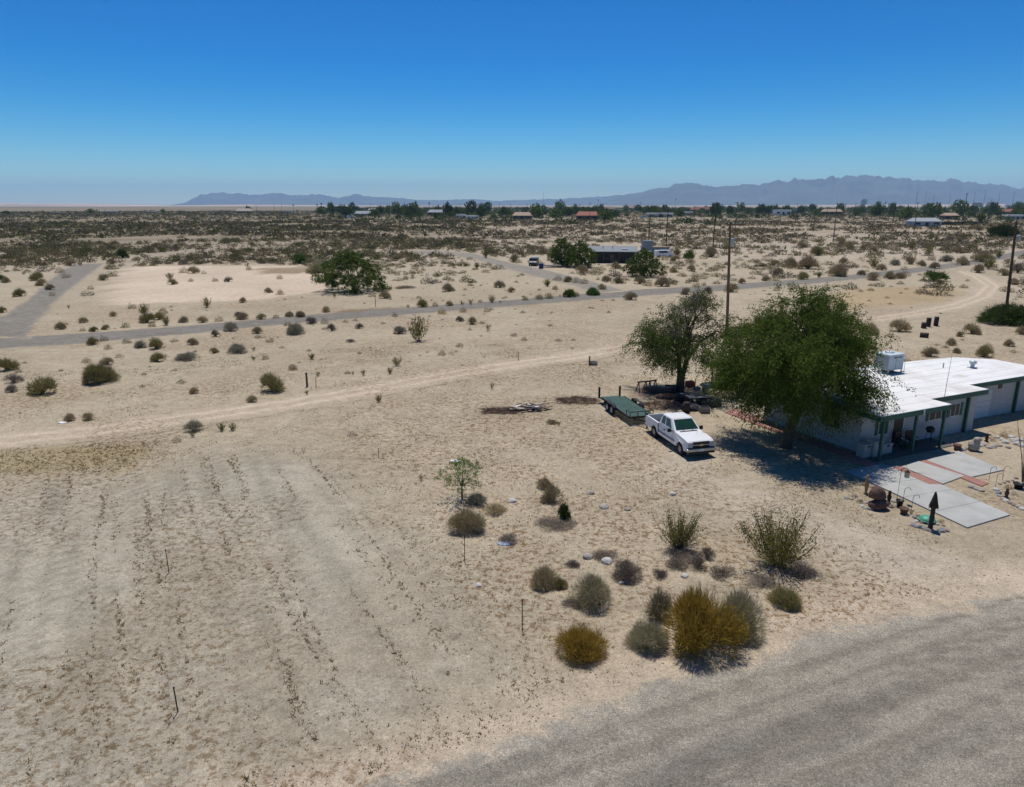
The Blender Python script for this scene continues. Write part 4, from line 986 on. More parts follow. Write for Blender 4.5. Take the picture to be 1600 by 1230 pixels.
# evaporative cooler
p = G(1387, 581, ROOF); ca, cb = hl(p)
cool = empty('roof_cooler', (p.x, p.y, ROOF), HA); tag(cool, 'boxy pale blue-grey swamp cooler standing on the white roof', 'cooler')
W, D, Hc = .74, .6, 1.08; z0 = .26
MB().box(-W, W, -D, D, z0, z0 + Hc).build('cabinet', mat('cooler_grey', (.42, .49, .53), .55, .10, 2.5, stain=.4, stain_col=(.28, .27, .25)), cool, bevel=.02)
MB().box(-W - .03, W + .03, -D - .03, D + .03, z0 + Hc + .002, z0 + Hc + .05).build('lid', mat('cooler_lid', (.50, .57, .60), .5), cool, bevel=.012)
MB().lathe([(.0, .0), (.3, .0), (.24, .07), (0, .08)], 16).build('lid_cap', GALV, cool, (.1, .1, z0 + Hc + .052))
for sx in (-1, 1):
    pn = MB()
    for k in range(9): pn.box(sx * (W + .004) - .012, sx * (W + .004) + .012, -D + .08, D - .08, z0 + .12 + k * .1, z0 + .17 + k * .1)
    pn.build('louvre_panel', mat('louvre', (.22, .24, .25), .6), cool)
pn = MB()
for k in range(3): pn.box(-W + .45 + k * .28, -W + .62 + k * .28, -D - .014, -D + .01, z0 + .86, z0 + .95)
pn.build('vent_slot', DARK, cool)
MB().box(-W + .66, -W + .675, -D - .008, -D + .01, z0 + .04, z0 + 1.0).build('panel_seam', DARK, cool)
for sx in (-1, 1):
    for sy in (-1, 1): MB().box(sx * (W - .06) - .03, sx * (W - .06) + .03, sy * (D - .06) - .03, sy * (D - .06) + .03, .0, z0).build('leg', GALV, cool)
MB().box(-W - .12, W + .12, -D - .1, -D - .04, .06, .11).box(-W - .12, W + .12, D + .04, D + .1, .06, .11).build('stand_rail', mat('stand_rail', (.10, .085, .07), .8), cool)
MB().tube([(W + .09, -D - .05, .05), (W + .09, -D - .05, z0 + Hc)], .015, 6).build('water_pipe', GALV, cool)
MB().box(-.3, .3, -.25, .3, 0.003, z0).build('duct', mat('duct', (.16, .15, .14), .7), cool)

# ---------------------------------------------------------------- paving in front
def slab(name, pts, z0, z1, m, label, bevel=.01):
    pl = [tuple(G(*p)[:2]) for p in pts]
    o = MB().prism(pl, z0, z1, 'z').build(name, m, bevel=bevel); tag(o, label, kind='structure'); return o
def hp(a, b): q = HO + AX * a + BX * b; return (q.x, q.y)
def slab_w(name, pl, z0, z1, m, label):
    o = MB().prism(pl, z0, z1, 'z').build(name, m, bevel=.008); tag(o, label, kind='structure'); return o
def hq(px, py): return hl(G(px, py))
def spx(name, pts, z, m, label): return slab_w(name, gp(*pts), -.05, z, m, label)
spx('driveway', [(1322, 737), (1511, 826), (1578, 806), (1406, 730.5), (1374, 727)], .07, CONC, 'long pale concrete drive slab')
drv = [o for o in bpy.data.objects if o.name.startswith('driveway')][0]
L0, L1, R0, R1 = G(1322, 737), G(1511, 826), G(1406, 730.5), G(1578, 806)
for t in (.28, .52, .76):
    MB().bar(L0.lerp(L1, t) + Vector((0, 0, .066)), R0.lerp(R1, t) + Vector((0, 0, .066)), .022, .014).build('joint', mat('joint_dark', (.15, .14, .12), .9), drv)
spx('patio', [(1409, 730.5), (1473, 757.5), (1507, 745), (1436, 722)], .065, CONC, 'square concrete patio slab by the porch')
spx('patio', [(1447, 720.5), (1517, 747), (1568, 735.5), (1497, 706)], .068, CONC, 'concrete patio slab right of the brick strip')
spx('path', [(1391, 731), (1451, 758.5), (1472, 758.5), (1407.5, 730.5)], .078, BRICK, 'red brick strip between drive and patio slabs')
spx('path', [(1437, 721.5), (1534, 761), (1545, 756), (1446, 720)], .05, BRICK, 'red brick strip running past the patio end')
spx('path', [(1132, 645), (1371, 736), (1381, 729), (1148, 639.5)], .055, BRICK, 'red brick walk along the house side wall')

# ---------------------------------------------------------------- garden stones and ornaments
def rock_mesh(seed, n=2):
    bm = bmesh.new(); bmesh.ops.create_icosphere(bm, subdivisions=n, radius=1)
    rs = np.random.default_rng(seed); o = rs.random(3) * 20
    for v in bm.verts:
        c = v.co; k = .72 + .55 * float(fbm(np.array([c.x * 1.1 + o[0] + c.z]), np.array([c.y * 1.1 + o[1] - c.z]), 3)[0]); v.co = Vector((c.x * k * 1.1, c.y * k, max(c.z * k * .75, -.35)))
    me = bpy.data.meshes.new('rock'); bm.to_mesh(me); bm.free(); return me
RM = [mat('rock_pale', (.38, .34, .29), .9, .2, 4, .4), mat('rock_brown', (.26, .20, .16), .9, .25, 4, .4), mat('rock_grey', (.24, .245, .25), .9, .25, 4, .4), mat('rock_white', (.50, .48, .44), .85, .12, 4, .3)]
rocks = []
for k in range(4):
    for s in range(2):
        me = rock_mesh(k * 10 + s); me.materials.append(RM[k]); rocks.append(me)
def rock(px, py, w, k, label, group):
    p = G(px, py); R = w / ppm(p) / 2 * 1.3
    o = bpy.data.objects.new('garden_rock', rocks[k * 2 + random.randrange(2)]); o.location = (p.x, p.y, hz(p.x, p.y) + R * .12)
    s = R * random.uniform(.9, 1.1); o.scale = (s, s * random.uniform(.8, 1.1), s * random.uniform(.8, 1.1)); o.rotation_euler = (0, 0, random.random() * 6.3); link(o); tag(o, label, 'rock', group)
gb = 'brown stone in the bed beside the concrete drive'
for x_, y_, w_, k in ((1322, 779, 5, 2), (1330, 780, 6, 0), (1338, 776, 5, 2), (1345, 783, 6, 1), (1352, 786, 6, 0), (1347, 792, 7, 3), (1352, 795, 6, 0), (1361, 796, 8, 2), (1381, 790, 7, 1), (1388, 789, 6, 0), (1392, 793, 7, 1), (1396, 784, 9, 0), (1412, 801, 7, 1), (1418, 806, 5, 0), (1429, 809, 8, 2), (1434, 806, 6, 1)):
    rock(x_, y_, w_, k, gb, 'stones of the garden bed along the drive')
for x_, y_, w_, k in ((1428, 822, 8, 2), (1436, 824, 9, 2), (1444, 827, 8, 2), (1450, 829, 7, 1), (1456, 831, 7, 2), (1463, 832, 6, 1), (1471, 830, 9, 2), (1479, 830, 7, 1), (1465, 820, 6, 0), (1441, 817, 7, 1), (1474, 822, 5, 1), (1432, 815, 6, 3)):
    rock(x_, y_, w_, k, 'grey stone ringing the pointed dark post', 'stones around the pointed post')
for x_, y_, w_, k in ((1503, 703, 9, 0), (1512, 702, 7, 0), (1522, 699, 9, 0), (1530, 697, 8, 3), (1538, 696, 10, 0), (1545, 700, 7, 0), (1552, 699, 8, 0), (1560, 697, 7, 0), (1558, 684, 7, 3), (1566, 688, 8, 3), (1571, 692, 9, 3), (1580, 684, 8, 3), (1585, 690, 10, 3), (1590, 695, 9, 3), (1594, 688, 9, 3), (1597, 698, 8, 3), (1575, 700, 7, 0)):
    rock(x_, y_, w_, k, 'pale stone in the rock bed in front of the garage', 'pale stones in front of the garage')
for x_, y_, w_, k in ((1556, 766, 7, 3), (1560, 771, 7, 2), (1563, 776, 6, 0), (1567, 780, 7, 0), (1572, 783, 8, 3), (1579, 787, 7, 1), (1585, 790, 8, 1), (1592, 793, 8, 0), (1597, 796, 7, 3), (1562, 757, 5, 1), (1568, 755, 5, 0), (1575, 753, 5, 1), (1582, 751, 5, 0), (1588, 748, 5, 1), (1518, 762, 9, 0), (1526, 765, 7, 0), (1532, 767, 8, 0)):
    rock(x_, y_, w_, k, 'small stone edging the bed at the right frame edge', 'stones edging the right-hand bed')
for x_, y_, w_, k, lab in ((923, 772, 9, 0, 'pale rock farthest up-slope of the near shrub group'), (944, 793, 13, 0, 'tan boulder right of the dense dark green bush'), (1051, 773, 9, 3, 'white rock on sand toward the white truck'), (949, 879, 14, 3, 'flat white rock behind the leafless grey shrub'), (918, 871, 12, 0, 'pale rock left of the flat white rock'), (1070, 900, 10, 3, 'upright cream stone below the tangle of dead branches'), (980, 797, 7, 0, 'small pale rock right of the tan boulder'), (801, 783, 10, 3, 'white stone scraps right of the green sapling'), (970, 911, 7, 3, 'small white rock at the foot of the leafless grey shrub'), (748, 915, 8, 3, 'pale stone alone below the thin stake')):
    rock(x_, y_, w_, k, lab, None)

def at_px(px, py): p = G(px, py); return p, ppm(p)
# pointed dark post with thatched head
p, k = at_px(1453, 827)
po = empty('garden_post', p); po.scale = (.8, .8, .95); tag(po, 'dark carved post with pointed shaggy top at the drive corner', 'garden post')
DW = mat('dark_wood', (.055, .042, .034), .9, .3, 8, .6)
MB().tube([(0, 0, 0), (.01, 0, .6), (0, 0, 1.15)], [.145, .135, .13], 10).build('shaft', DW, po)
hd = MB().lathe([(.13, 1.1), (.22, 1.15), (.20, 1.35), (.14, 1.62), (.07, 1.85), (.0, 1.98)], 12).build('head', DW, po)
rs = np.random.default_rng(4); n = 260; a_ = rs.random(n) * 6.283; zz = 1.15 + .75 * rs.random(n); rr = .23 * (1 - (zz - 1.15) / .85)
p0 = np.stack([np.cos(a_) * rr, np.sin(a_) * rr, zz + .05], 1); np_obj('thatch', *blades(p0, p0 + np.stack([np.cos(a_) * .06, np.sin(a_) * .06, -.14 - a_ * 0], 1), .04, rs), DW, hd)
# green turtle
p, k = at_px(1448, 815)
tu = empty('turtle_ornament', p, .4); tu.scale = (.72, .72, .72); tag(tu, 'green domed turtle ornament behind the pointed post', 'ornament')
TG = mat('turtle_green', (.07, .34, .22), .45, .1)
MB().lathe([(.5, .14), (.49, .2), (.4, .31), (.22, .39), (0, .42)], 20).build('shell', TG, tu)
MB().lathe([(0, .1), (.52, .11), (.54, .15), (.5, .17)], 20).build('rim', mat('turtle_rim', (.16, .42, .26), .5), tu)
MB().lathe([(0, 0), (.1, .03), (.13, .12), (.08, .22), (0, .24)], 10).build('head', mat('turtle_skin', (.30, .26, .13), .6), tu, (.56, 0, .03))
for sx, sy in ((.33, .38), (.33, -.38), (-.33, .38), (-.33, -.38)):
    MB().lathe([(0, 0), (.09, 0), (.08, .12), (0, .13)], 8).build('leg', mat('turtle_skin', (.30, .26, .13), .6), tu, (sx, sy, 0))
# round rusty sculpture
p, k = at_px(1371, 795)
sc = empty('stone_sculpture', p); tag(sc, 'reddish brown rounded boulder sculpture beside the drive', 'sculpture')
RB = mat('red_rock', (.13, .075, .06), .9, .3, 5, .5)
me = rock_mesh(77, 3); me.materials.append(RB); o = bpy.data.objects.new('lower_boulder', me); o.scale = (.42, .38, .42); o.location = (0, 0, .22); link(o, sc)
me = rock_mesh(78, 3); me.materials.append(RB); o = bpy.data.objects.new('upper_boulder', me); o.scale = (.36, .33, .52); o.location = (-.05, .1, .72); link(o, sc)
# small ornaments
def figurine(px, py, h, m, name, label, cat):
    p, k = at_px(px, py); e = empty(name, p); tag(e, label, cat)
    MB().lathe([(0, 0), (.11, 0), (.12, .05), (.06, .1), (.09, .35 * h), (.11, .55 * h), (.05, .72 * h)], 10).build('body', m, e)
    MB().lathe([(0, .70 * h), (.07, .74 * h), (.085, .84 * h), (.05, .96 * h), (0, h)], 10).build('head', m, e)
figurine(1388, 787, .72, DW, 'garden_figurine', 'small dark figurine right of the red boulder sculpture', 'figurine')
figurine(1352.5, 772, 1.1, mat('tan_wood', (.34, .22, .11), .9, .3, 6), 'garden_figurine', 'tan carved figure at the edge of the tree shade', 'figurine')
figurine(1572, 778, .55, RB, 'garden_figurine', 'small reddish figurine in the right-hand stone bed', 'figurine')
figurine(1541, 690, .55, DW, 'garden_figurine', 'dark figurine behind the pale garage stones', 'figurine')
def pot(px, py, r, h, m, label):
    p, k = at_px(px, py); o = MB().lathe([(0, 0), (r * .7, 0), (r, h), (r * 1.12, h), (r * 1.1, h * .9), (r * .8, h * .85), (0, h * .8)], 14).build('plant_pot', m, None, p); tag(o, label, 'plant pot')
pot(1405, 792, .17, .36, DARK, 'black plant pot on the drive edge'); pot(1495, 703, .22, .34, RB, 'reddish pot at the patio corner'); pot(1591, 763, .26, .28, DARK, 'black pot under the ocotillo stems')
pot(1412, 803, .2, .3, RB, 'brown pot between garden stones')
p, k = at_px(1521, 704)
ar = empty('stone_figure', p); tag(ar, 'hunched arch-shaped pale stone figure by the garage bed', 'sculpture')
me = rock_mesh(91, 3); me.materials.append(RM[0]); o = bpy.data.objects.new('body', me); o.scale = (.3, .26, .6); o.location = (0, 0, .3); link(o, ar)
me = rock_mesh(92, 3); me.materials.append(RM[0]); o = bpy.data.objects.new('head', me); o.scale = (.24, .2, .22); o.location = (.12, -.05, .72); link(o, ar)
# shepherd hooks and lanterns
IRON = mat('black_iron', (.03, .03, .03), .5, metal=.3)
def hook(px, py, h, label, lantern=None, flip=1):
    p, k = at_px(px, py); e = empty('garden_hook', p); tag(e, label, 'garden hook')
    pts = [(0, 0, 0), (0, 0, h * .85)] + [(flip * (.16 - .16 * math.cos(t)), 0, h * .85 + .16 * math.sin(t)) for t in np.linspace(0.2, math.pi, 7)]
    MB().tube(pts, .012, 6).build('rod', IRON, e)
    if lantern:
        l = MB().box(-.09, .09, -.09, .09, 0, .3).build('lantern', mat('lantern_pale', (.50, .45, .33), .6), e, (flip * .32, 0, h * .85 - .36), bevel=.02); MB().lathe([(.13, .3), (0, .42)], 8).build('cap', IRON, l)
hook(1401, 784, 1.95, 'tall iron hook with hanging lantern over the drive', True); hook(1410, 789, .9, 'short empty iron hook beside the black pot'); hook(1424, 797, .75, 'thin short iron rod hook near the brown pot')
for x_, y_, w_ in ((1545, 751, 'left'), (1555, 762, 'middle'), (1566, 750, 'right')): hook(x_, y_, .75, 'thin garden hook beyond the patio end, %s one of three' % w_, None)
p, k = at_px(1356, 799)
# ocotillo at the right edge
p, k = at_px(1597, 757); oc = empty('ocotillo', p); tag(oc, 'tall thin ocotillo stems at the right frame edge', 'plant')
for i in range(11):
    a_ = i * 2.4; r_ = random.uniform(.3, 1.0); h_ = random.uniform(2.6, 3.9)
    MB().tube([(0, 0, 0), (math.cos(a_) * r_ * .3, math.sin(a_) * r_ * .3, h_ * .4), (math.cos(a_) * r_ * .75, math.sin(a_) * r_ * .75, h_ * .75), (math.cos(a_) * r_, math.sin(a_) * r_, h_)], [.025, .02, .016, .008], 6).build('stem', STEM, oc)
# porch things
def porch(a, b): q = hp(a, b); return Vector((q[0], q[1], .046))
PL = mat('grey_plastic', (.34, .35, .34), .6, .1)
for a_, b_, w_, h_, lab in ((1.05, .95, .38, .95, 'tall pale storage bin at the left porch corner'), (2.0, 1.05, .42, .62, 'low pale storage chest beside the porch door'), (.35, 1.1, .3, .8, 'grey bin behind the corner porch post')):
    e = empty('storage_bin', porch(a_, b_), HA); tag(e, lab, 'storage bin')
    bn = MB().box(-w_, w_, -.28, .28, .0, h_ - .08)
    bn.build('body', PL, e, bevel=.03); MB().box(-w_ - .03, w_ + .03, -.31, .31, h_ - .078, h_).build('lid', mat('bin_lid', (.42, .43, .42), .6), e, bevel=.02); MB().box(-.1, .1, -.33, -.311, h_ - .14, h_ - .04).build('latch', DARK, e)
def chair(a, b, rz, label):
    e = empty('porch_chair', porch(a, b), HA + rz); tag(e, label, 'chair')
    MB().box(-.26, .26, -.26, .24, .42, .46).build('seat', DARK, e, bevel=.01); MB().box(-.26, .26, .22, .27, .47, .98).build('backrest', DARK, e, bevel=.01)
    for sx in (-1, 1):
        for sy in (-1, 1): MB().box(sx * .24 - .02, sx * .24 + .02, sy * .22 - .02, sy * .22 + .02, 0, .42).build('leg', DARK, e)
        MB().box(sx * .27 - .02, sx * .27 + .02, -.24, .24, .62, .66).build('armrest', DARK, e)
chair(3.7, 1.2, .1, 'dark porch chair just right of the door'); chair(4.5, 1.1, -.3, 'dark porch chair farther from the door')
e = empty('barbecue_grill', porch(6.35, 1.2), HA); tag(e, 'dark kettle grill against the porch wall', 'grill')
MB().lathe([(0, .62), (.2, .66), (.28, .82), (.24, .95), (.1, 1.04), (0, 1.05)], 14).build('kettle', DARK, e)
for t in (0, 2.1, 4.2): MB().bar((math.cos(t) * .12, math.sin(t) * .12, .68), (math.cos(t) * .26, math.sin(t) * .26, 0), .025).build('leg', IRON, e)

# small plants in the garden beds
for i, (x_, y_, w_, k_, lab) in enumerate(((1334, 778, 9, 'dead', 'small dead plant at the left end of the garden bed'), (1343, 787, 8, 'tan', 'tiny dry tuft plant among the left garden stones'), (1381, 797, 10, 'olive', 'small olive plant in front of the red boulder sculpture'), (1396, 795, 9, 'dead', 'small dead plant left of the black drive pot'), (1424, 805, 9, 'green', 'small green plant near the brown garden pot'), (1418, 800, 7, 'dead', 'tiny dead plant behind the brown garden pot'), (1470, 818, 8, 'olive', 'tiny olive plant right of the pointed dark post'), (1576, 765, 10, 'olive', 'small olive plant inside the right-hand stone bed'), (1585, 775, 9, 'dead', 'small dead plant inside the right-hand stone bed'), (1550, 690, 10, 'dead', 'small dead plant behind the pale garage stones'), (1568, 684, 12, 'tan', 'dry plant among the white garage stones'), (1415, 702, 9, 'bright', 'potted green plant in the porch shade'))):
    shrub(x_, y_, w_, k_, None, lab)

# ---------------------------------------------------------------- pickup truck
def quad_on(c, u0, u1, v0, v1, off=.006):
    """patch on the quad c (4 corners: u right, v up), pushed outwards"""
    c = [Vector(p) for p in c]
    def P(u, v): return (c[0] * (1 - u) + c[1] * u) * (1 - v) + (c[3] * (1 - u) + c[2] * u) * v
    n = (c[1] - c[0]).cross(c[3] - c[0]).normalized()
    return [P(u0, v0) + n * off, P(u1, v0) + n * off, P(u1, v1) + n * off, P(u0, v1) + n * off]
TR = (10.0, 43.75); TYAW = -1.31
truck = empty('pickup_truck', (TR[0], TR[1], 0), TYAW)
truck.scale = (.95, .95, .95)
tag(truck, 'white extended cab pickup truck parked in the sandy yard hitched to trailer', 'pickup truck')
PAINT = mat('white_paint', (.76, .77, .78), .32, .03, 1.6, spec=.5, stain=.30, stain_col=(.56, .51, .44))
RUB = mat('tyre_rubber', (.022, .022, .023), .9, .15, 8)
ALLOY = mat('alloy', (.46, .46, .47), .35, .08, 6, metal=.7)
BLK = mat('black_trim', (.025, .025, .027), .5)
CHR = mat('chrome', (.42, .42, .43), .35, .1, 5, metal=.8)
LAMP = mat('headlamp_glass', (.40, .42, .43), .12, .1, 9, spec=.8)
TINT = mat('tinted_glass', (.012, .02, .018), .06, 0, 1, spec=.7)
def arch(cx, r, n=10): return [(cx + r * math.cos(t), .36 + r * math.sin(t)) for t in np.linspace(math.pi, 0, n)]
# front clip and cab lower: side outline with wheel arch, full width
out = [(.62, .46), (2.95, .44)] + [(x_, max(z_, .44)) for x_, z_ in arch(3.645, .50)] + [(4.3, .46), (4.52, .52), (4.56, .80), (4.53, 1.06), (4.40, 1.14), (4.1, 1.19), (3.4, 1.25), (2.86, 1.285), (2.70, 1.30), (.62, 1.28)]
def body_prism(outline, hw, name, parent, taper=.06):
    n = len(outline); vs = []; fs = []
    rows = [(-hw + taper, 0.0), (-hw, .0), (hw, 0.0), (hw - taper, 0.0)]
    lay = []
    for i, y_ in enumerate((-hw, hw)):
        lay.append(y_)
    mb = MB()
    vs = []
    for y_ in lay:
        for x_, z_ in outline:
            s = 1 - .07 * max(0, (z_ - .95)) / .3 - (.05 * max(0, (x_ - 4.1) / .45) ** 2)
            vs.append((x_, y_ * s, z_))
    fs = [tuple(range(n)), tuple(range(2 * n - 1, n - 1, -1))] + [(i, i + n, (i + 1) % n + n, (i + 1) % n) for i in range(n)]
    mb.add(vs, fs); return mb.build(name, PAINT, parent, bevel=.035, seg=3)
body = body_prism(out, .975, 'body', truck)
# inner arches are dark
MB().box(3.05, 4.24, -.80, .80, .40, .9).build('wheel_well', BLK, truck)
# bed
bo = [(-1.32, .55), (-.62, .52)] + [(x_, max(z_, .52)) for x_, z_ in arch(0, .50)] + [(.60, .48), (.60, 1.23), (-1.32, 1.25)]
bed = None
for s in (-1, 1):
    o = MB().prism(bo, s * .975, s * .86).build('bed_side', PAINT, truck, bevel=.025)
    f = MB().add([(s * 0 + x_, s * .985, z_) for x_, z_ in ((-.56, .40), (.56, .40))], [])
fl = MB().box(-1.28, .58, -.858, .858, .66, .72)
for kx in range(9): fl.box(-1.2, .55, -.78 + kx * .19, -.70 + kx * .19, .721, .74)
fl.build('bed_floor', mat('bed_grey', (.17, .175, .18), .7), truck)
ln = MB()
for s in (-1, 1):
    for kx in range(10): ln.box(-1.2 + kx * .18, -1.12 + kx * .18, s * .855 - .012, s * .855 + .004, .74, 1.2)
for ky in range(8): ln.box(.565, .60, -.78 + ky * .2, -.68 + ky * .2, .74, 1.2)
ln.build('bed_liner', mat('bed_grey', (.17, .175, .18), .7), truck)
MB().box(.585, .625, -.9, .9, .5, 1.22).build('bed_bulkhead', PAINT, truck)
tg = MB().box(-1.345, -1.26, -.858, .858, .56, 1.23).build('tailgate', PAINT, truck, bevel=.02)
MB().box(-1.36, -1.345, -.12, .12, 1.04, 1.12).build('handle', BLK, tg)
MB().box(-1.48, -1.34, -.95, .95, .42, .6).build('rear_bumper', CHR, truck, bevel=.03)
for s in (-1, 1): MB().box(-1.352, -1.30, s * .87 - .07, s * .87 + .07, .74, 1.12).build('tail_light', mat('tail_red', (.35, .02, .015), .3), truck)
MB().tube([(-1.22, -.9, 1.25), (-1.22, -.9, 1.36)], .09, 8).build('bed_rail_cap', BLK, truck)
# greenhouse
Bq = [(.66, -.92, 1.265), (2.84, -.90, 1.28), (2.84, .90, 1.28), (.66, .92, 1.265)]
Tq = [(.80, -.72, 1.90), (2.02, -.71, 1.90), (2.02, .71, 1.90), (.80, .72, 1.90)]
gh = MB()
m_ = [(.72, -.80, 1.56), (2.34, -.81, 1.56), (2.34, .81, 1.56), (.72, .80, 1.56)]
cen = [(1.0, -.45, 1.945), (1.8, -.45, 1.945), (1.8, .45, 1.945), (1.0, .45, 1.945)]
gh.add(Bq + Tq + cen, [(0, 1, 5, 4), (1, 2, 6, 5), (2, 3, 7, 6), (3, 0, 4, 7), (4, 5, 9, 8), (5, 6, 10, 9), (6, 7, 11, 10), (7, 4, 8, 11), (8, 9, 10, 11)])
gh.build('cab', PAINT, truck, bevel=.05, seg=3)
def glass(c, u0, u1, v0, v1, name, m=TINT, inset_=None):
    q = quad_on(c, u0, u1, v0, v1, .012); q2 = quad_on(c, u0, u1, v0, v1, -.01)
    MB().add([*q, *q2], [(0, 1, 2, 3), (4, 7, 6, 5), (0, 4, 5, 1), (1, 5, 6, 2), (2, 6, 7, 3), (3, 7, 4, 0)]).build(name, m, truck)
sideR = [Bq[0], Bq[1], Tq[1], Tq[0]]; sideL = [Bq[2], Bq[3], Tq[3], Tq[2]]
WS = mat('windscreen_glass', (.015, .045, .028), .05, .25, 2, spec=.8)
glass([Bq[1], Bq[2], Tq[2], Tq[1]], .06, .94, .10, .90, 'windscreen', WS)
for c, f in ((sideR, 0), (sideL, 1)):
    u = lambda a_: 1 - a_ if f else a_
    for s0, s1, nm in ((.09, .36, 'rear_quarter_window'), (.41, .80, 'door_window')):
        glass(c, min(u(s0), u(s1)), max(u(s0), u(s1)), .12, .86, nm)
glass([Bq[3], Bq[0], Tq[0], Tq[3]], .1, .9, .15, .85, 'rear_window')
# door seams, mouldings, handles
for s in (-1, 1):
    d = MB()
    for x_ in (1.28, 2.62): d.box(x_ - .006, x_ + .006, s * .978 - .003, s * .978 + .003, .55, 1.0)
    d.build('door_seam', BLK, truck)
    MB().box(.66, 2.95, s * .978 - .012, s * .978 + .014, .66, .78).build('side_moulding', mat('grey_moulding', (.16, .17, .20), .5), truck, bevel=.006)
    MB().box(-.0 + .6, .6 + .0 + .04, s * .978 - .004, s * .978 + .004, .55, 1.2).build('cab_gap', BLK, truck)
    for x_ in (1.42,): MB().box(x_, x_ + .18, s * .975 - .012, s * .975 + .018, .98, 1.04).build('door_handle', BLK, truck, bevel=.006)
    mr = MB().box(2.42, 2.56, s * 1.02 - .0, s * 1.25, 1.18, 1.42) if s > 0 else MB().box(2.42, 2.56, -1.25, -1.02, 1.18, 1.42)
    mr = mr.build('wing_mirror', BLK, truck, bevel=.03); MB().bar((2.49, s * .9, 1.24), (2.49, s * 1.05, 1.26), .06).build('arm', BLK, mr)
    MB().box(4.44, 4.575, s * .73 - .18, s * .73 + .18, .955, 1.085).build('headlight', LAMP, truck, bevel=.015)
    MB().box(4.47, 4.585, s * .73 - .18, s * .73 + .18, .82, .915).build('marker_light', LAMP, truck, bevel=.012)
MB().box(4.48, 4.592, -.56, .56, .74, 1.10).build('grille', BLK, truck, bevel=.01)
MB().box(4.55, 4.60, -.56, .56, .885, .935).build('grille_bar', CHR, truck, bevel=.008)
bt = MB().prism([(-.16, -.045), (-.055, -.045), (-.055, -.075), (.075, -.075), (.075, -.03), (.17, -.03), (.14, .045), (.055, .045), (.055, .075), (-.075, .075), (-.075, .03), (-.18, .03)], 0, .02, 'z')
bt.v = [(4.60 + z_, x_, .91 + y_) for x_, y_, z_ in bt.v]
bt.build('emblem', mat('emblem_metal', (.45, .42, .36), .35, metal=.6), truck)
MB().box(4.42, 4.69, -.985, .985, .50, .70).build('front_bumper', CHR, truck, bevel=.04)
MB().box(4.44, 4.70, -.93, .93, .36, .498).build('lower_valance', BLK, truck, bevel=.03)
MB().box(4.44, 4.66, -.92, .92, .702, .742).build('bumper_top', BLK, truck)
MB().box(4.692, 4.702, -.16, .16, .52, .68).build('number_plate', mat('plate_white', (.70, .72, .74), .5), truck)
MB().box(2.88, 3.0, -.6, .6, 1.27, 1.30).build('cowl_vent', BLK, truck)
for s in (-.35, .3): MB().bar((2.83, s, 1.32), (2.60, s + .42, 1.47), .014).build('wiper', BLK, truck)
MB().box(-1.2, 4.3, -.55, .55, .34, .46).build('chassis', BLK, truck)
def wheel(parent, x_, y_, s, r=.385, w=.26, rim=ALLOY):
    M = Matrix.Rotation(math.radians(90), 4, 'X')
    e = MB().lathe([(r * .58, -w / 2), (r * .9, -w / 2), (r, -w * .36), (r, w * .36), (r * .9, w / 2), (r * .58, w / 2), (r * .56, 0)], 28, M).build('wheel', RUB, parent, (x_, y_, r))
    MB().lathe([(r * .60, -w * .48), (r * .56, -w * .36), (r * .56, w * .36), (r * .60, w * .48)], 24, M).build('rim', rim, e)
    h = MB(); yy = s * w * .32
    for i in range(6):
        t = i * math.pi / 3; h.bar((0, yy, 0), (math.cos(t) * r * .57, yy, math.sin(t) * r * .57), .075, .03, (0, 1, 0))
    h.build('spokes', rim, e)
    MB().lathe([(0, -.03), (r * .17, -.03), (r * .17, .03), (0, .03)], 14, Matrix.Translation((0, yy, 0)) @ M).build('hub', rim, e)
    MB().lathe([(0, -.01), (r * .55, -.01), (r * .55, .01), (0, .01)], 20, M).build('brake_disc', BLK, e)
    return e
for x_ in (0, 3.645):
    for s in (-1, 1): wheel(truck, x_, s * .845, s, .40)

# ---------------------------------------------------------------- flatbed trailer
trl = empty('flatbed_trailer', (8.15, 49.0, 0), TYAW - .015); trl.scale = (1, .92, 1); tag(trl, 'green decked tandem axle flatbed trailer hitched behind the pickup', 'trailer')
DECK = mat('green_deck', (.047, .098, .08), .8, .2, 2.2, stain=.3, stain_col=(.16, .17, .14))
nb = 7; wd = 1.84 / nb
for i in range(nb):
    y0 = -.92 + i * wd
    MB().box(-2.35, 2.75, y0 + .014, y0 + wd - .014, .56 + .003 * (i % 2), .60 + .003 * (i % 2)).build('plank', DECK, trl, bevel=.004)
MB().box(-2.4, 2.8, -1.0, -.925, .47, .615).build('side_rail', BLK, trl); MB().box(-2.4, 2.8, .925, 1.0, .47, .615).build('side_rail', BLK, trl)
cm = MB()
for i in range(7): cm.box(-2.3 + i * .82, -2.22 + i * .82, -.92, .92, .46, .555)
cm.box(-2.42, 2.8, -.5, -.42, .36, .455).box(-2.42, 2.8, .42, .5, .36, .455); cm.build('frame', BLK, trl)
dv = MB()
for i in range(5): dv.box(-3.15, -2.42, -.9 + i * .365, -.9 + i * .365 + .345, .40, .44)
dv.build('dovetail', mat('dovetail_green', (.07, .13, .11), .8), trl)
MB().bar((-2.4, 0, .5), (-3.2, 0, .38), 1.9, .05).build('dovetail_frame', BLK, trl)
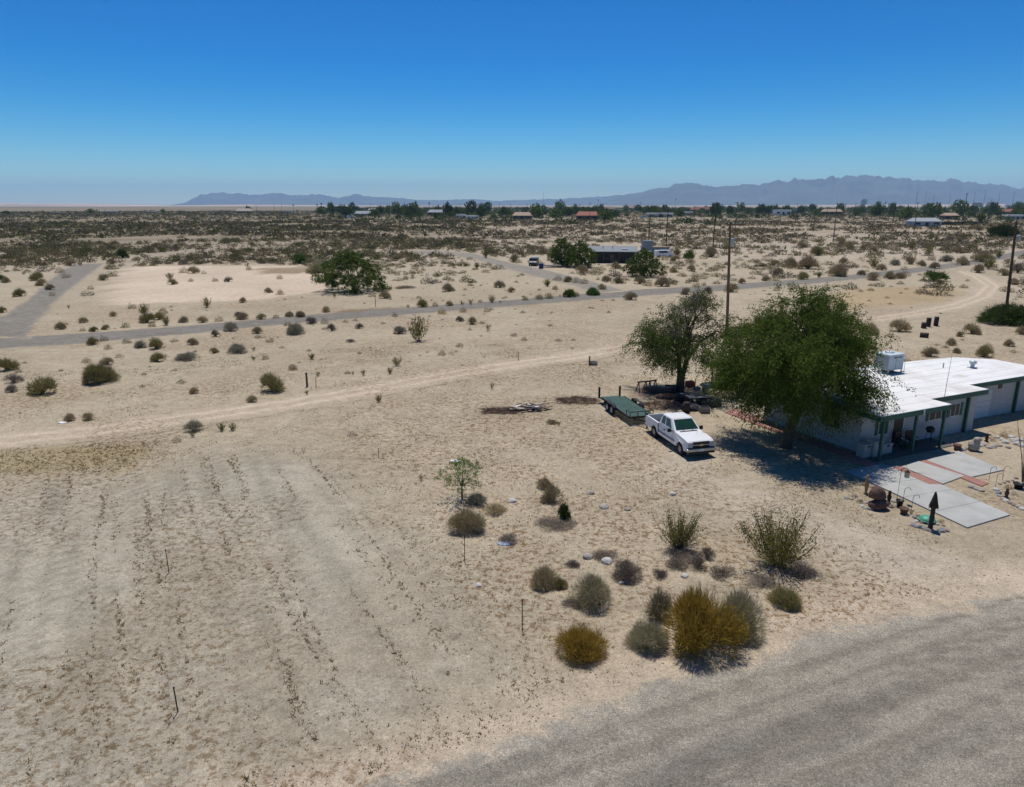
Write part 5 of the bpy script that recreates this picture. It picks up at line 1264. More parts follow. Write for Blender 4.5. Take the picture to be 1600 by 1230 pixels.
for s in (-1, 1):
    MB().box(-3.16, -3.04, s * .9 - .07, s * .9 + .07, .36, 1.22).build('ramp_upright', BLK, trl, bevel=.01)
    for x_ in (-.75, .12): wheel(trl, x_, s * 1.14, s, .345, .2, mat('white_rim', (.62, .62, .61), .5))
    fd = MB(); th = []
    pf = [(-1.25, .48), (-1.2, .66), (-1.02, .80), (-.72, .84), (-.31, .78), (.09, .84), (.40, .80), (.57, .66), (.62, .48)]
    for i in range(len(pf) - 1):
        a_, b_ = pf[i], pf[i + 1]
        fd.add([(a_[0], s * 1.01, a_[1]), (b_[0], s * 1.01, b_[1]), (b_[0], s * 1.29, b_[1]), (a_[0], s * 1.29, a_[1]), (a_[0], s * 1.01, a_[1] - .02), (b_[0], s * 1.01, b_[1] - .02), (b_[0], s * 1.29, b_[1] - .02), (a_[0], s * 1.29, a_[1] - .02)], [(0, 1, 2, 3), (7, 6, 5, 4), (0, 4, 5, 1), (3, 2, 6, 7)])
        fd.add([(a_[0], s * 1.29, a_[1]), (b_[0], s * 1.29, b_[1]), (b_[0], s * 1.29, b_[1] - .09), (a_[0], s * 1.29, a_[1] - .09), (a_[0], s * 1.275, a_[1]), (b_[0], s * 1.275, b_[1]), (b_[0], s * 1.275, b_[1] - .09), (a_[0], s * 1.275, a_[1] - .09)], [(0, 1, 2, 3), (7, 6, 5, 4), (3, 2, 6, 7)])
    fd.build('fender', BLK, trl)
fr = MB().bar((2.76, -.92, .92), (2.76, .92, .92), .05)
for y_ in (-.92, -.3, .3, .92): fr.bar((2.76, y_, .6), (2.76, y_, .92), .045)
for s in (-1, 1): fr.bar((2.76, s * .92, .92), (2.2, s * .95, .92), .04); fr.bar((2.2, s * .95, .6), (2.2, s * .95, .92), .04)
fr.build('front_rail', BLK, trl)
MB().bar((2.7, -.5, .42), (3.55, 0, .44), .09, .1).bar((2.7, .5, .42), (3.55, 0, .44), .09, .1).bar((3.45, 0, .45), (3.95, 0, .5), .09).build('tongue', BLK, trl)
MB().tube([(3.35, .16, .06), (3.35, .16, .85)], .035, 8).build('jack', GALV, trl)
MB().lathe([(0, .0), (.05, .02), (.055, .08), (0, .1)], 8).build('coupler', GALV, trl, (3.92, 0, .48))
MB().tube([(3.0, .12, .4), (3.4, .2, .25), (3.9, .08, .46)], .012, 5).build('chain', mat('yellow_strap', (.42, .36, .18), .8), trl)

# ---------------------------------------------------------------- junk under the half-dead mesquite, debris pile
ST0 = mat('dark_pipe', (.05, .045, .04), .7); OLDW = mat('old_wood', (.15, .115, .085), .9, .3, 6, .4); PALEW = mat('pale_board', (.45, .36, .26), .9, .2, 5, .3); GREYW = mat('grey_board', (.26, .235, .21), .9, .25, 5, .3)
def sawhorse(px, py, rz, label):
    p, k = at_px(px, py); e = empty('sawhorse', p, rz); tag(e, label, 'sawhorse', 'dark sawhorses under the tree')
    MB().box(-.6, .6, -.05, .05, .78, .88).build('beam', OLDW, e)
    for sx in (-1, 1):
        for sy in (-1, 1): MB().bar((sx * .48, sy * .03, .8), (sx * .56, sy * .3, 0), .07, .05).build('leg', OLDW, e)
sawhorse(1006, 612, .3, 'leftmost dark sawhorse left of the half-dead mesquite'); sawhorse(1016, 611, .5, 'dark sawhorse right next to the leftmost sawhorse')
def drum(px, py, r, h, m, name, label, cat='barrel', lie=False):
    p, k = at_px(px, py); e = empty(name, p); tag(e, label, cat)
    o = MB().lathe([(0, 0), (r, 0), (r, h * .3), (r * 1.04, h * .33), (r, h * .36), (r, h * .64), (r * 1.04, h * .67), (r, h * .7), (r, h), (r * .94, h), (r * .93, h - .03), (0, h - .03)], 18).build('shell', m, e)
    if lie: o.rotation_euler = (math.radians(90), 0, 1.0); o.location = (0, 0, r)
    return e
DR = mat('burnt_drum', (.045, .035, .03), .8, .3, 5)
drum(1072, 644, .24, .75, DR, 'metal_drum', 'dark drum standing just behind the pickup cab')
drum(1443, 513, .3, .7, DR, 'metal_drum', 'shortest of the three dark drums behind the house'); drum(1450, 510, .28, 1.05, DR, 'metal_drum', 'middle dark drum of three standing behind the house'); drum(1462, 509, .27, 1.1, DR, 'metal_drum', 'right-hand tall dark drum behind the house'); drum(1437, 527, .28, .85, DR, 'metal_drum', 'dark drum lying on its side behind the house', lie=True)
drum(1088, 622, .29, .85, mat('blue_drum', (.05, .07, .10), .6), 'metal_drum', 'blue grey drum in the shade right of the mesquite trunk')
drum(1102, 618, .29, .9, mat('grey_drum', (.20, .22, .24), .6), 'metal_drum', 'grey drum in the junk next to the big drooping tree')
p, k = at_px(1090, 634); e = empty('work_table', p, .2); tag(e, 'cluttered low work table in the shade beside the truck', 'table')
for i in range(4): MB().box(-.85, .85, -.42 + i * .21, -.23 + i * .21, .70, .74).build('plank', GREYW, e)
for sx in (-1, 1):
    for sy in (-1, 1): MB().box(sx * .75 - .04, sx * .75 + .04, sy * .34 - .04, sy * .34 + .04, 0, .70).build('leg', OLDW, e)
def crate(px, py, s, h, m, label, z=0):
    p, k = at_px(px, py); e = empty('wooden_crate', (p.x, p.y, z), random.uniform(-.5, .9)); tag(e, label, 'crate')
    nb_ = 4; dz = h / nb_
    MB().box(-s + .03, s - .03, -s * .8 + .03, s * .8 - .03, .02, h * .8).build('inside', DARK, e)
    for i in range(nb_):
        for sy in (-1, 1): MB().box(-s, s, sy * s * .8 - .012, sy * s * .8 + .012, i * dz + .01, (i + 1) * dz - .02).build('slat', m, e)
        for sx in (-1, 1): MB().box(sx * s - .012, sx * s + .012, -s * .8 + .013, s * .8 - .013, i * dz + .01, (i + 1) * dz - .02).build('slat', m, e)
crate(1088, 632, .28, .35, PALEW, 'pale crate lying on the cluttered work table', .74); crate(1075, 628, .38, .5, OLDW, 'dark crate left of the work table'); crate(1100, 645, .35, .45, GREYW, 'grey crate in front of the work table'); crate(1078, 604, .33, .45, mat('red_crate', (.25, .07, .05), .8), 'reddish crate right of the mesquite trunk'); crate(1048, 612, .4, .5, OLDW, 'dark crate left of the mesquite trunk')
crate(927, 570, .36, .30, PALEW, 'pale low box lying by a dark post near the dirt track')
p, k = at_px(1030, 613); e = empty('lumber_stack', p, -.25); tag(e, 'stack of weathered dark lumber between sawhorses and mesquite trunk', 'lumber stack')
for i in range(14):
    z_ = .06 + (i // 4) * .13; MB().box(-1.1, 1.1, -.07, .07, 0, .05).build('plank', (OLDW, GREYW)[i % 2], e, (random.uniform(-.25, .25), -.35 + (i % 4) * .22, z_), rot=(0, random.uniform(-.02, .05), random.uniform(-.15, .15)))
# heaps and tyres in the shade
TARP = mat('dark_tarp', (.035, .035, .04), .7, .3, 4)
for px, py, sx, sz, m, lab in ((1080, 640, .8, .45, TARP, 'dark tarp-covered heap left of the grey crate'), (1108, 634, .9, .7, TARP, 'large dark heap beside the big drooping tree'), (1040, 622, .7, .35, mat('rust_scrap', (.12, .07, .05), .9), 'rusty scrap heap left of the mesquite trunk'), (1068, 622, .5, .4, mat('grey_scrap', (.16, .16, .17), .7), 'grey scrap heap at the foot of the mesquite')):
    p, k = at_px(px, py); me = rock_mesh(int(px) + 3, 3); me.materials.append(m); o = bpy.data.objects.new('junk_heap', me); o.location = (p.x, p.y, sz * .3); o.scale = (sx, sx * .7, sz); link(o); tag(o, lab, 'junk heap')
p, k = at_px(1060, 630); e = empty('tyre_stack', p); tag(e, 'short stack of old tyres in front of the mesquite trunk', 'tyre stack')
for i in range(3): MB().lathe([(.2, 0), (.34, .02), (.37, .1), (.34, .19), (.2, .2), (.18, .1), (.2, 0)], 18).build('tyre', RUB, e, (random.uniform(-.05, .05), 0, i * .205))
for i, (px, py, h_) in enumerate(((1097, 628, 1.2), (1084, 618, 1.4), (1112, 642, 1.0))):
    p, k = at_px(px, py); o = MB().tube([(0, 0, 0), (.1, .05, h_)], .03, 6).build('upright_pipe', ST0, None, p); tag(o, ('middle', 'left', 'right')[i] + ' thin dark pipe sticking up from the shaded junk', 'pipe')
# old satellite dish on its pole
p, k = at_px(1112, 600); e = empty('satellite_dish', p, 0); tag(e, 'old round satellite dish tipped skyward on a pole between the two mesquites', 'satellite dish')
MB().tube([(0, 0, 0), (0, 0, 1.35)], .06, 10).build('pole', OLDW, e)
ds = MB(); ds.lathe([(.02, 0), (.35, .04), (.7, .14), (1.02, .3), (1.2, .42), (1.22, .44), (1.2, .45), (1.0, .33), (.7, .18), (.35, .08), (.02, .05)], 30)
d = ds.build('reflector', mat('dish_mesh', (.16, .17, .14), .7), e, (0, 0, 1.38), rot=(math.radians(-8), math.radians(8), 0))
MB().lathe([(1.19, .425), (1.25, .43), (1.25, .47), (1.19, .46)], 30).build('rim', mat('dish_rim', (.38, .37, .27), .7), d)
for t in (0, 2.1, 4.2): MB().bar((math.cos(t) * .9, math.sin(t) * .9, .28), (0, 0, .95), .02).build('feed_strut', GALV, d)
# debris pile
p, k = at_px(822, 640); e = empty('debris_pile', p, .1); tag(e, 'pile of broken boards and white scrap on the sand', 'debris pile')
for i in range(26):
    L = random.uniform(.4, 1.25); m = (OLDW, GREYW, PALEW, OLDW, mat('white_scrap', (.70, .70, .69), .7))[i % 5]
    if i % 5 == 4: L = random.uniform(.2, .4)
    MB().box(-L, L, -.08, .08, 0, .035).build('board', m, e, (random.uniform(-.9, .9), random.uniform(-.55, .55), .04 + .30 * random.random() ** 1.5), rot=(random.uniform(-.2, .2), random.uniform(-.2, .2), random.uniform(-.6, .8)))
# scrap of cloth and a white board under the sapling
for px, py, m, lab in ((789, 850, mat('blue_cloth', (.30, .36, .46), .9), 'crumpled blue grey cloth by a dead shrub'), (712, 721, mat('white_sheet', (.72, .71, .68), .7), 'white scrap sheet lying behind the sapling'), (98, 661, mat('white_sheet', (.72, .71, .68), .7), 'white scrap lying just above the dirt track at left')):
    p, k = at_px(px, py); me = rock_mesh(int(px), 2); me.materials.append(m); o = bpy.data.objects.new('litter_scrap', me); o.location = (p.x, p.y, hz(p.x, p.y) + .02); o.scale = (.3, .22, .08); link(o); tag(o, lab, 'litter')

# ---------------------------------------------------------------- stakes and posts in the sand
def stake(px, py, top, w, m, name, label, cat='stake', cap=None):
    p, k = at_px(px, py); z0 = hz(p.x, p.y); h = max(top_h(p, top), .3); e = empty(name, (p.x, p.y, z0)); tag(e, label, cat)
    lx = random.uniform(-.03, .03)
    MB().tube([(0, 0, -.15), (lx * .5, 0, h * .5), (lx, 0, h)], [w, w, w * .9], 6).build('shaft', m, e)
    MB().lathe([(0, 0), (w * 1.3, 0), (w * 1.3, .06), (0, .07)], 8).build('tip', cap or m, e, (lx, 0, h - .01))
ST = mat('rusty_stake', (.06, .045, .035), .8); PKW = mat('lath', (.34, .22, .13), .9, .2)
stake(264, 894, 859, .017, ST, 'survey_stake', 'thin dark stake alone in the grey furrowed lot')
stake(726, 876, 836, .017, ST, 'survey_stake', 'thin dark stake in front of a tan ball-shaped shrub')
stake(816, 982, 938, .02, ST, 'survey_stake', 'thin rusty stake left of the sage shrubs')
stake(278, 1112, 1075, .02, ST, 'survey_stake', 'short stake low in the grey lot near the bottom')
stake(480, 604, 584, .09, OLDW, 'wooden_post', 'short dark wooden post beside the tall rounded shrub', 'post')
stake(494, 606, 590, .03, PKW, 'survey_stake', 'thin pinkish stake right of the short dark post')
stake(810, 563, 551, .04, PKW, 'survey_stake', 'thin pale stake at the edge of the dirt track')
stake(921, 571, 558, .08, OLDW, 'wooden_post', 'dark short post beside a pale low box', 'post')
stake(587, 479, 462, .05, PKW, 'survey_stake', 'pale stake by the paved road below the broad mesquite')
stake(592, 714, 702, .02, ST, 'survey_stake', 'tiny stake in the speckled sand above the lot')
p, k = at_px(1312, 422); o = MB().tube([(-1.3, 0, .2), (0, .1, .24), (2.2, .3, .2)], [.2, .24, .14], 8).build('fallen_log', OLDW, None, p); tag(o, 'dark fallen log beside the road at right', 'log')

# ---------------------------------------------------------------- utility poles
POLE = mat('creosoted_pole', (.085, .062, .045), .9, .2, 3); POLE2 = mat('brown_pole', (.17, .115, .07), .9, .2, 3); XFMR = mat('transformer', (.42, .45, .47), .5)
def pole(px, base, top, label, arms=1, xf=False, m=None, r=.14, group=None, lean=0, yaw=.4):
    p, k = at_px(px, base); h = top_h(p, top); e = empty('utility_pole', (p.x, p.y, 0), yaw); tag(e, label, 'utility pole', group)
    m = m or POLE
    MB().tube([(0, 0, -.3), (lean * .5, 0, h * .5), (lean, 0, h)], [r * 1.15, r, r * .75], 8).build('shaft', m, e)
    for a_ in range(arms):
        z_ = h - .35 - a_ * 1.1; c = MB().box(-1.2, 1.2, -.06 - r, .06 - r, z_, z_ + .12).build('crossarm', m, e)
        ins = MB()
        for x_ in (-1.05, -.45, .45, 1.05): ins.lathe([(0, z_ + .12), (.05, z_ + .12), (.07, z_ + .2), (.03, z_ + .3), (0, z_ + .3)], 8, Matrix.Translation((x_, -r, 0)))
        ins.build('insulators', XFMR, c)
        MB().bar((-.6, -r, z_), (0, -r * .8, z_ - .6), .04).bar((.6, -r, z_), (0, -r * .8, z_ - .6), .04).build('brace', m, c)
    if xf: t = MB().lathe([(0, 0), (.24, 0), (.25, .8), (.2, .9), (0, .92)], 14).build('transformer', XFMR, e, (-.38, -.1, h - 2.6)); MB().lathe([(0, .9), (.04, .9), (.05, 1.1), (0, 1.1)], 6).build('bushing', OLDW, t)
pole(1135.5, 528, 347, 'brown utility pole with grey transformer behind the big drooping mesquite', 1, True, POLE2, .15, None, -.75)
pole(1571, 496, 346, 'dark utility pole with transformer near the right edge', 0, True, POLE, .17, None, -1.2)
for px, b_, t_, lab in ((1013, 391, 336, 'dark utility pole, left one of the pair behind the dark house'), (1040.5, 390, 326, 'dark utility pole, right one of the pair behind the dark house'), (1114, 389, 316, 'tall dark utility pole right of the pair behind the dark house'), (1084, 355, 322, 'short-looking far pole between the house pair and the tall pole'), (1148.5, 360, 316, 'far dark pole just right of the brown transformer pole'), (1301.5, 379, 317, 'dark utility pole in the field right of centre'), (1270.5, 362, 322, 'thin far pole left of the field pole'), (1243, 350, 318, 'small far pole at left end of the right-hand row'), (1290.5, 348, 324, 'small far pole behind the field pole'), (1334, 346, 318, 'small far pole right of the field pole'), (1394, 353, 318, 'small far pole before the red building'), (1427.5, 366, 316, 'dark pole at left corner of the grey-roofed house'), (1501, 367, 302, 'tall dark pole right of the grey-roofed house'), (1544, 345, 312, 'small far pole near the right edge of town'), (921, 352, 317, 'grey pole before the red-roofed tan house'), (1366, 345, 316, 'small far pole by the red building'), (1000, 347, 316, 'small far pole left of the white trailer home')):
    pole(px, b_, t_, lab, 1, False, None, .16, None, 0, random.uniform(-.5, .9))
for i, px in enumerate(list(range(560, 860, 22)) + [404, 428, 441, 1425, 1443, 1480, 1514, 1535, 1560, 1583, 1187, 1212, 1455]):
    b_ = random.uniform(330, 334); big = px > 1400
    pole(px + random.uniform(-5, 5), b_, random.uniform(297, 305) if big else random.uniform(317, 320), 'tall slim far pole above the right side of town' if big else 'tiny far utility pole on the skyline of town', 1, False, None, .22, 'tall far poles right' if big else 'tiny far poles on the skyline')
pole(849, 331, 299, 'slender lone mast on the skyline at centre', 0, False, XFMR, .3)

# ---------------------------------------------------------------- dark house in the middle distance
def rect_frame(p, rz): return empty
p = G(955, 411); fh = empty('desert_house', p, math.radians(-6)); tag(fh, 'dark low house with grey roof half hidden by trees', 'house')
DWALL = mat('dark_wall', (.05, .043, .038), .9, .2, 2); GROOF = mat('grey_roof', (.21, .23, .24), .7, .12, .6)
MB().box(-5.5, 6.0, -.2, 6.5, 0, 3.0).build('wall', DWALL, fh)
rf = MB().add([(-6.2, -1.0, 2.95), (6.6, -1.0, 2.95), (6.6, 3.4, 4.1), (-6.2, 3.4, 4.1), (6.6, 7.4, 2.95), (-6.2, 7.4, 2.95), (-6.2, -1.0, 2.8), (6.6, -1.0, 2.8), (6.6, 7.4, 2.8), (-6.2, 7.4, 2.8)], [(0, 1, 2, 3), (3, 2, 4, 5), (6, 9, 8, 7), (0, 6, 7, 1), (4, 8, 9, 5), (0, 3, 5, 9, 6), (1, 7, 8, 4, 2)]).build('roof', GROOF, fh)
MB().box(2.6, 4.0, .4, 1.8, 3.35, 3.62).build('skylight', mat('white_metal', (.75, .76, .76), .4), rf)
for x_ in (-2.2, .3): MB().tube([(x_, 1.5, 3.4), (x_, 1.5, 4.3)], .1, 8).build('vent_pipe', GALV, rf)
for x_ in (-4.2, -1.4, 1.6, 4.3):
    w = MB().box(x_ - .6, x_ + .6, -.23, -.19, 1.1, 2.2).build('window', GLASS, fh); MB().box(x_ - .68, x_ + .68, -.26, -.23, 1.02, 1.1).build('sill', GREYW, w)
d = MB().box(-.3, .6, -.24, -.19, 0, 2.1).build('door', OLDW, fh); MB().box(.45, .52, -.28, -.24, .95, 1.02).build('handle', GALV, d)
for x_ in (-5.8, -2, 2, 6.2): MB().box(x_ - .07, x_ + .07, -.9, -.76, 0, 2.82).build('porch_post', OLDW, fh)
pr = MB().box(6.65, 10.2, .2, 4.6, 2.75, 2.9); pr.build('carport_roof', GREYW, fh)
for x_, y_ in ((6.9, .4), (10, .4), (6.9, 4.4), (10, 4.4)): MB().box(x_ - .07, x_ + .07, y_ - .07, y_ + .07, 0, 2.75).build('carport_post', OLDW, fh)
def vehicle(px, py, rz, L, W, Hh, col, name, label, cat, van=False):
    p = G(px, py); e = empty(name, p, rz); tag(e, label, cat)
    m = mat('paint_' + name + str(int(px)), col, .35, .05, 1, spec=.5)
    o = [(-L / 2, .35), (-L / 2, .95 * Hh if van else .55 * Hh), (-L * .44, Hh if van else .58 * Hh), (L * .30 if van else L * .28, Hh if van else .58 * Hh), (L * .36, .62 * Hh), (L / 2, .52 * Hh), (L / 2, .35)]
    MB().prism(o, -W / 2, W / 2).build('body', m, e, bevel=.06)
    if not van: MB().prism([(-L * .42, .57 * Hh), (-L * .34, Hh), (L * .12, Hh), (L * .27, .57 * Hh)], -W * .44, W * .44).build('cabin', m, e, bevel=.05)
    for s in (-1, 1):
        MB().box(-L * .33, L * .14, s * (W * .445 if not van else W * .5) - .012, s * (W * .445 if not van else W * .5) + .012, .64 * Hh, .9 * Hh).build('window', GLASS, e)
        for x_ in (-L * .3, L * .31):
            M = Matrix.Rotation(math.radians(90), 4, 'X')
            w = MB().lathe([(0, -.1), (.33, -.1), (.35, 0), (.33, .1), (0, .1)], 16, M).build('wheel', RUB, e, (x_, s * W * .46, .35)); MB().lathe([(0, -.105), (.2, -.105), (.2, .105), (0, .105)], 12, M).build('hub', ALLOY, w)
        MB().box(L / 2 - .03, L / 2 + .02, s * W * .36 - .12, s * W * .36 + .12, .42 * Hh, .5 * Hh).build('headlight', LAMP, e)
    return e
vehicle(834, 415, -1.75, 4.4, 1.9, 1.85, (.035, .035, .04), 'parked_car', 'dark sport utility vehicle parked by the side road', 'car', True)
p = G(845.5, 420); e = empty('wheelie_bin', p, .2); tag(e, 'blue wheeled rubbish bin at the side road', 'bin')
MB().prism([(-.42, 0), (.42, 0), (.5, 1.1), (-.5, 1.1)], -.4, .45).build('body', mat('bin_blue', (.015, .04, .16), .5), e, bevel=.04); MB().box(-.52, .52, -.45, .52, 1.105, 1.18).build('lid', mat('bin_blue', (.015, .04, .16), .5), e, bevel=.03)
for s in (-1, 1): MB().lathe([(0, -.05), (.13, -.05), (.13, .05), (0, .05)], 12, Matrix.Rotation(math.radians(90), 4, 'Y')).build('wheel', RUB, e, (s * .4, .42, .13))
p = G(1027, 399); sh = empty('shed', p, .1); tag(sh, 'blue grey shed with a taller tower end beside white tanks', 'shed')
BG = mat('bluegrey_sheet', (.20, .24, .28), .6, .1)
MB().box(-4.0, 3.6, 0, 4, 0, 2.2).build('wall', BG, sh); MB().box(-4.2, 3.8, -.2, 4.2, 2.21, 2.42).build('roof', mat('tan_roof', (.28, .20, .15), .8), sh); MB().box(-4.3, -1.6, -.3, 2.4, 0, 4.2).build('tower', BG, sh); MB().box(-.6, .4, -.04, .02, 0, 1.9).build('door', DARK, sh)
vehicle(1037, 402, .1, 5.2, 2.0, 2.0, (.70, .71, .72), 'parked_van', 'white van parked in front of the blue grey shed', 'van', True)
p = G(862, 418); o = MB().prism([(-2.2, .3), (2.2, .3), (2.4, .55), (-2.3, .6)], -.9, .9).build('boat_hull', GREYW, None, p, bevel=.05); o.name = 'junk_platform'; tag(o, 'low grey junk platform right of the blue bin', 'junk')

# ---------------------------------------------------------------- town on the horizon
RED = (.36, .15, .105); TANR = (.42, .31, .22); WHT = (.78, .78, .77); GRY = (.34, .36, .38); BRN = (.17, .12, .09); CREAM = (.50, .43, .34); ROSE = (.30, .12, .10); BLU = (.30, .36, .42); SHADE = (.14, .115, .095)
def town_house(px, base, w, wall_h, roof_h, wall, roofc, label, flat=False, name='town_house', wins=3, rz=None):
    p = G(px, base); k = ppm(p); L = w / k; D = L * .62 if L < 16 else 9; zw = wall_h / k; zr = roof_h / k
    e = empty(name, p, random.uniform(-.25, .25) if rz is None else rz); tag(e, label, 'house')
    wm = mat('wall_%.2f_%.2f' % (wall[0], wall[2]), wall, .9, .1, 1); rm = mat('roof_%.2f_%.2f' % (roofc[0], roofc[2]), roofc, .85, .12, 1)
    MB().box(-L / 2, L / 2, 0, D, -.1, zw).build('wall', wm, e)
    if flat: MB().box(-L / 2 - .3, L / 2 + .3, -.4, D + .4, zw + .003, zw + max(zr, .25)).build('roof', rm, e)
    else:
        o = .5; a, b = -L / 2 - o, L / 2 + o; y0, y1, ym = -o, D + o, D / 2; h = L * .12
        MB().add([(a, y0, zw - .1), (b, y0, zw - .1), (b - h, ym, zw + zr), (a + h, ym, zw + zr), (b, y1, zw - .1), (a, y1, zw - .1)], [(0, 1, 2, 3), (3, 2, 4, 5), (1, 4, 2), (0, 3, 5), (0, 5, 4, 1)]).build('roof', rm, e)
    for i in range(wins):
        x_ = -L / 2 + L * (i + .5) / wins; ww = L * .1
        if i == wins // 2: MB().box(x_ - ww * .6, x_ + ww * .6, -.05, -.001, 0, zw * .78).build('door', DARK, e)
        else:
            q = MB().box(x_ - ww, x_ + ww, -.05, -.001, zw * .35, zw * .75).build('window', GLASS, e); MB().box(x_ - ww * 1.15, x_ + ww * 1.15, -.12, -.051, zw * .28, zw * .34).build('sill', wm, q)
    return e
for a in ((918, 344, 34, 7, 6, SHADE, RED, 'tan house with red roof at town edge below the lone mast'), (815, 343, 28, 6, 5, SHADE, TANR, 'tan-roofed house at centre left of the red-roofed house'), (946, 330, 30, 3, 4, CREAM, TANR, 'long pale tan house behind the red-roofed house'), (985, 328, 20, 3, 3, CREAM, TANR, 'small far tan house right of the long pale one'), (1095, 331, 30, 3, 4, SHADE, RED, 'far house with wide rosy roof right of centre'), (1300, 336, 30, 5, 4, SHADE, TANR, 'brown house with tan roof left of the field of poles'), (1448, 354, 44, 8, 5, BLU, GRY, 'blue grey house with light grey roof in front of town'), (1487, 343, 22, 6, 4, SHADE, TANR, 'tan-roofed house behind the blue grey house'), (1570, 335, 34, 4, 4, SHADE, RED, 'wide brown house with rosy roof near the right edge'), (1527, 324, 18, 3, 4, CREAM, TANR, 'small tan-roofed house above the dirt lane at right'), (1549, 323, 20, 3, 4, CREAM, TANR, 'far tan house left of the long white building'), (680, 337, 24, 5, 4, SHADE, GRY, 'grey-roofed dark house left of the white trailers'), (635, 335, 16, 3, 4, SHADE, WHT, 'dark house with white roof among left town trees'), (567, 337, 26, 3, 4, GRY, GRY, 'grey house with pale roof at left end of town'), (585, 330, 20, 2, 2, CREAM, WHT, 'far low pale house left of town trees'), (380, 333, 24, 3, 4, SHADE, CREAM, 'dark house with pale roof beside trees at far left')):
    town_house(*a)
for a in ((1032, 340, 40, 5, 2, CREAM, WHT, 'long white mobile home right of centre', True), (1075, 337, 18, 4, 2, CREAM, WHT, 'short white mobile home before the rosy roof', True), (720, 341, 14, 4, 2, WHT, WHT, 'small white trailer among left town trees', True), (738, 342, 18, 3, 2, WHT, WHT, 'white trailer right of the small white trailer', True), (1224, 336, 26, 6, 2, WHT, WHT, 'white mobile home at left of the right-hand town', True), (1410, 320, 36, 9, 1, ROSE, ROSE, 'flat red brown commercial building rising above the trees', True), (1402, 332, 22, 4, 1, SHADE, TANR, 'low tan building under the red commercial building', True), (1585, 324, 28, 3, 1.5, WHT, WHT, 'long white building at far right', True), (1590, 343, 24, 5, 2, GRY, WHT, 'pale grey building at the right frame edge', True), (170, 333, 22, 2, 1, CREAM, WHT, 'far white shed on the left horizon', True), (90, 334, 14, 1.5, 1, CREAM, WHT, 'tiny white shed at far left horizon', True), (236, 333, 14, 1.5, 1, CREAM, WHT, 'tiny pale shed left of the left horizon trees', True), (446, 332, 10, 2, 1.2, WHT, WHT, 'tiny white shed near two palms', True), (457, 332, 8, 2, 1.2, WHT, WHT, 'tinier white shed right of the one near two palms', True), (1335, 321, 26, 2, 1, CREAM, WHT, 'far long pale roof left of the red commercial building', True), (1360, 320, 20, 2, 1, CREAM, WHT, 'far pale roof right beside the red commercial building', True), (1250, 333, 14, 4, 2, BLU, BLU, 'small blue grey hut right of the white mobile home', True), (890, 332, 14, 2, 1, CREAM, WHT, 'tiny pale roof behind the red-roofed tan house', True), (1126, 325, 16, 2, 1, CREAM, WHT, 'tiny far white roof right of the rosy roof', True), (1157, 321, 18, 2, 1, CREAM, WHT, 'tiny far white roof in the right half skyline', True)):
    town_house(*a[:8], flat=True, wins=3)
vehicle(549, 341, .2, 9, 2.6, 3.2, (.74, .75, .75), 'motor_home', 'white motor home parked at the left end of town', 'motor home', True)
vehicle(891, 346, .1, 4.6, 1.9, 1.6, (.55, .38, .05), 'parked_car', 'yellow car by the red-roofed tan house', 'car')
vehicle(1006, 341, .1, 7, 2.4, 3.0, (.60, .62, .66), 'motor_home', 'pale motor home left of the long white mobile home', 'motor home', True)
# wooden yard fence at right
fa, fb_ = G(1470, 352), G(1543, 350); fe = empty('yard_fence', fa, math.atan2(fb_.y - fa.y, fb_.x - fa.x)); tag(fe, 'dark wooden yard fence right of the blue grey house', 'fence'); Lf = (fb_ - fa).length
for i in range(24): MB().box(i * Lf / 24 + .03, (i + 1) * Lf / 24 - .03, 0, .05, 0, 2.1 + .05 * (i % 3)).build('fence_panel', DWALL, fe)
for i in range(13): MB().box(i * Lf / 12 - .08, i * Lf / 12 + .08, .05, .2, 0, 2.25).build('post', OLDW, fe)
# grey lane beyond
# town trees
tt = []
for s in range(6):
    rs = np.random.default_rng(s + 60); n = 300
    d = unit(rs.normal(size=(n, 3))); e_ = 1 + .5 * (fbm(np.arctan2(d[:, 1], d[:, 0]) * 1.4 + s * 5 + 4, d[:, 2] * 2 + s, 3) - .5) * 2
    q = d * (e_ * rs.random(n) ** .4)[:, None]; q[:, 2] = q[:, 2] * .5 + .56
    me = np_mesh('crown', *leaves(q, unit(rs.normal(size=(n, 3)) + d), .30 * (.6 + .8 * rs.random((n, 1))), .2, rs)); me.materials.append([LM['dark'], MESQ, MESQ2][s % 3])
    tb_ = MB().tube([(0, 0, -.02), (.02, .01, .3), (0, 0, .6)], [.07, .05, .03], 6)
    for j in range(4): tb_.tube([(0, 0, .3), (math.cos(j * 1.6) * .3, math.sin(j * 1.6) * .3, .6)], [.03, .012], 5, False)
    o = tb_.build('trunk', BARK); tm = o.data; bpy.data.objects.remove(o); tt.append((me, tm))
def ttree(px, base, w, h, label=None, group=None, v=None):
    p = G(px, base); k = ppm(p); me, tm = tt[random.randrange(6) if v is None else v]
    e = empty('town_tree', p, random.random() * 6.3); tag(e, label, 'tree', group)
    s = w / k / 2; hh = h / k
    for nm, m in (('crown', me), ('trunk', tm)):
        o = bpy.data.objects.new(nm, m); o.scale = (s / 1.15, s / 1.15, hh / 1.08); link(o, e)
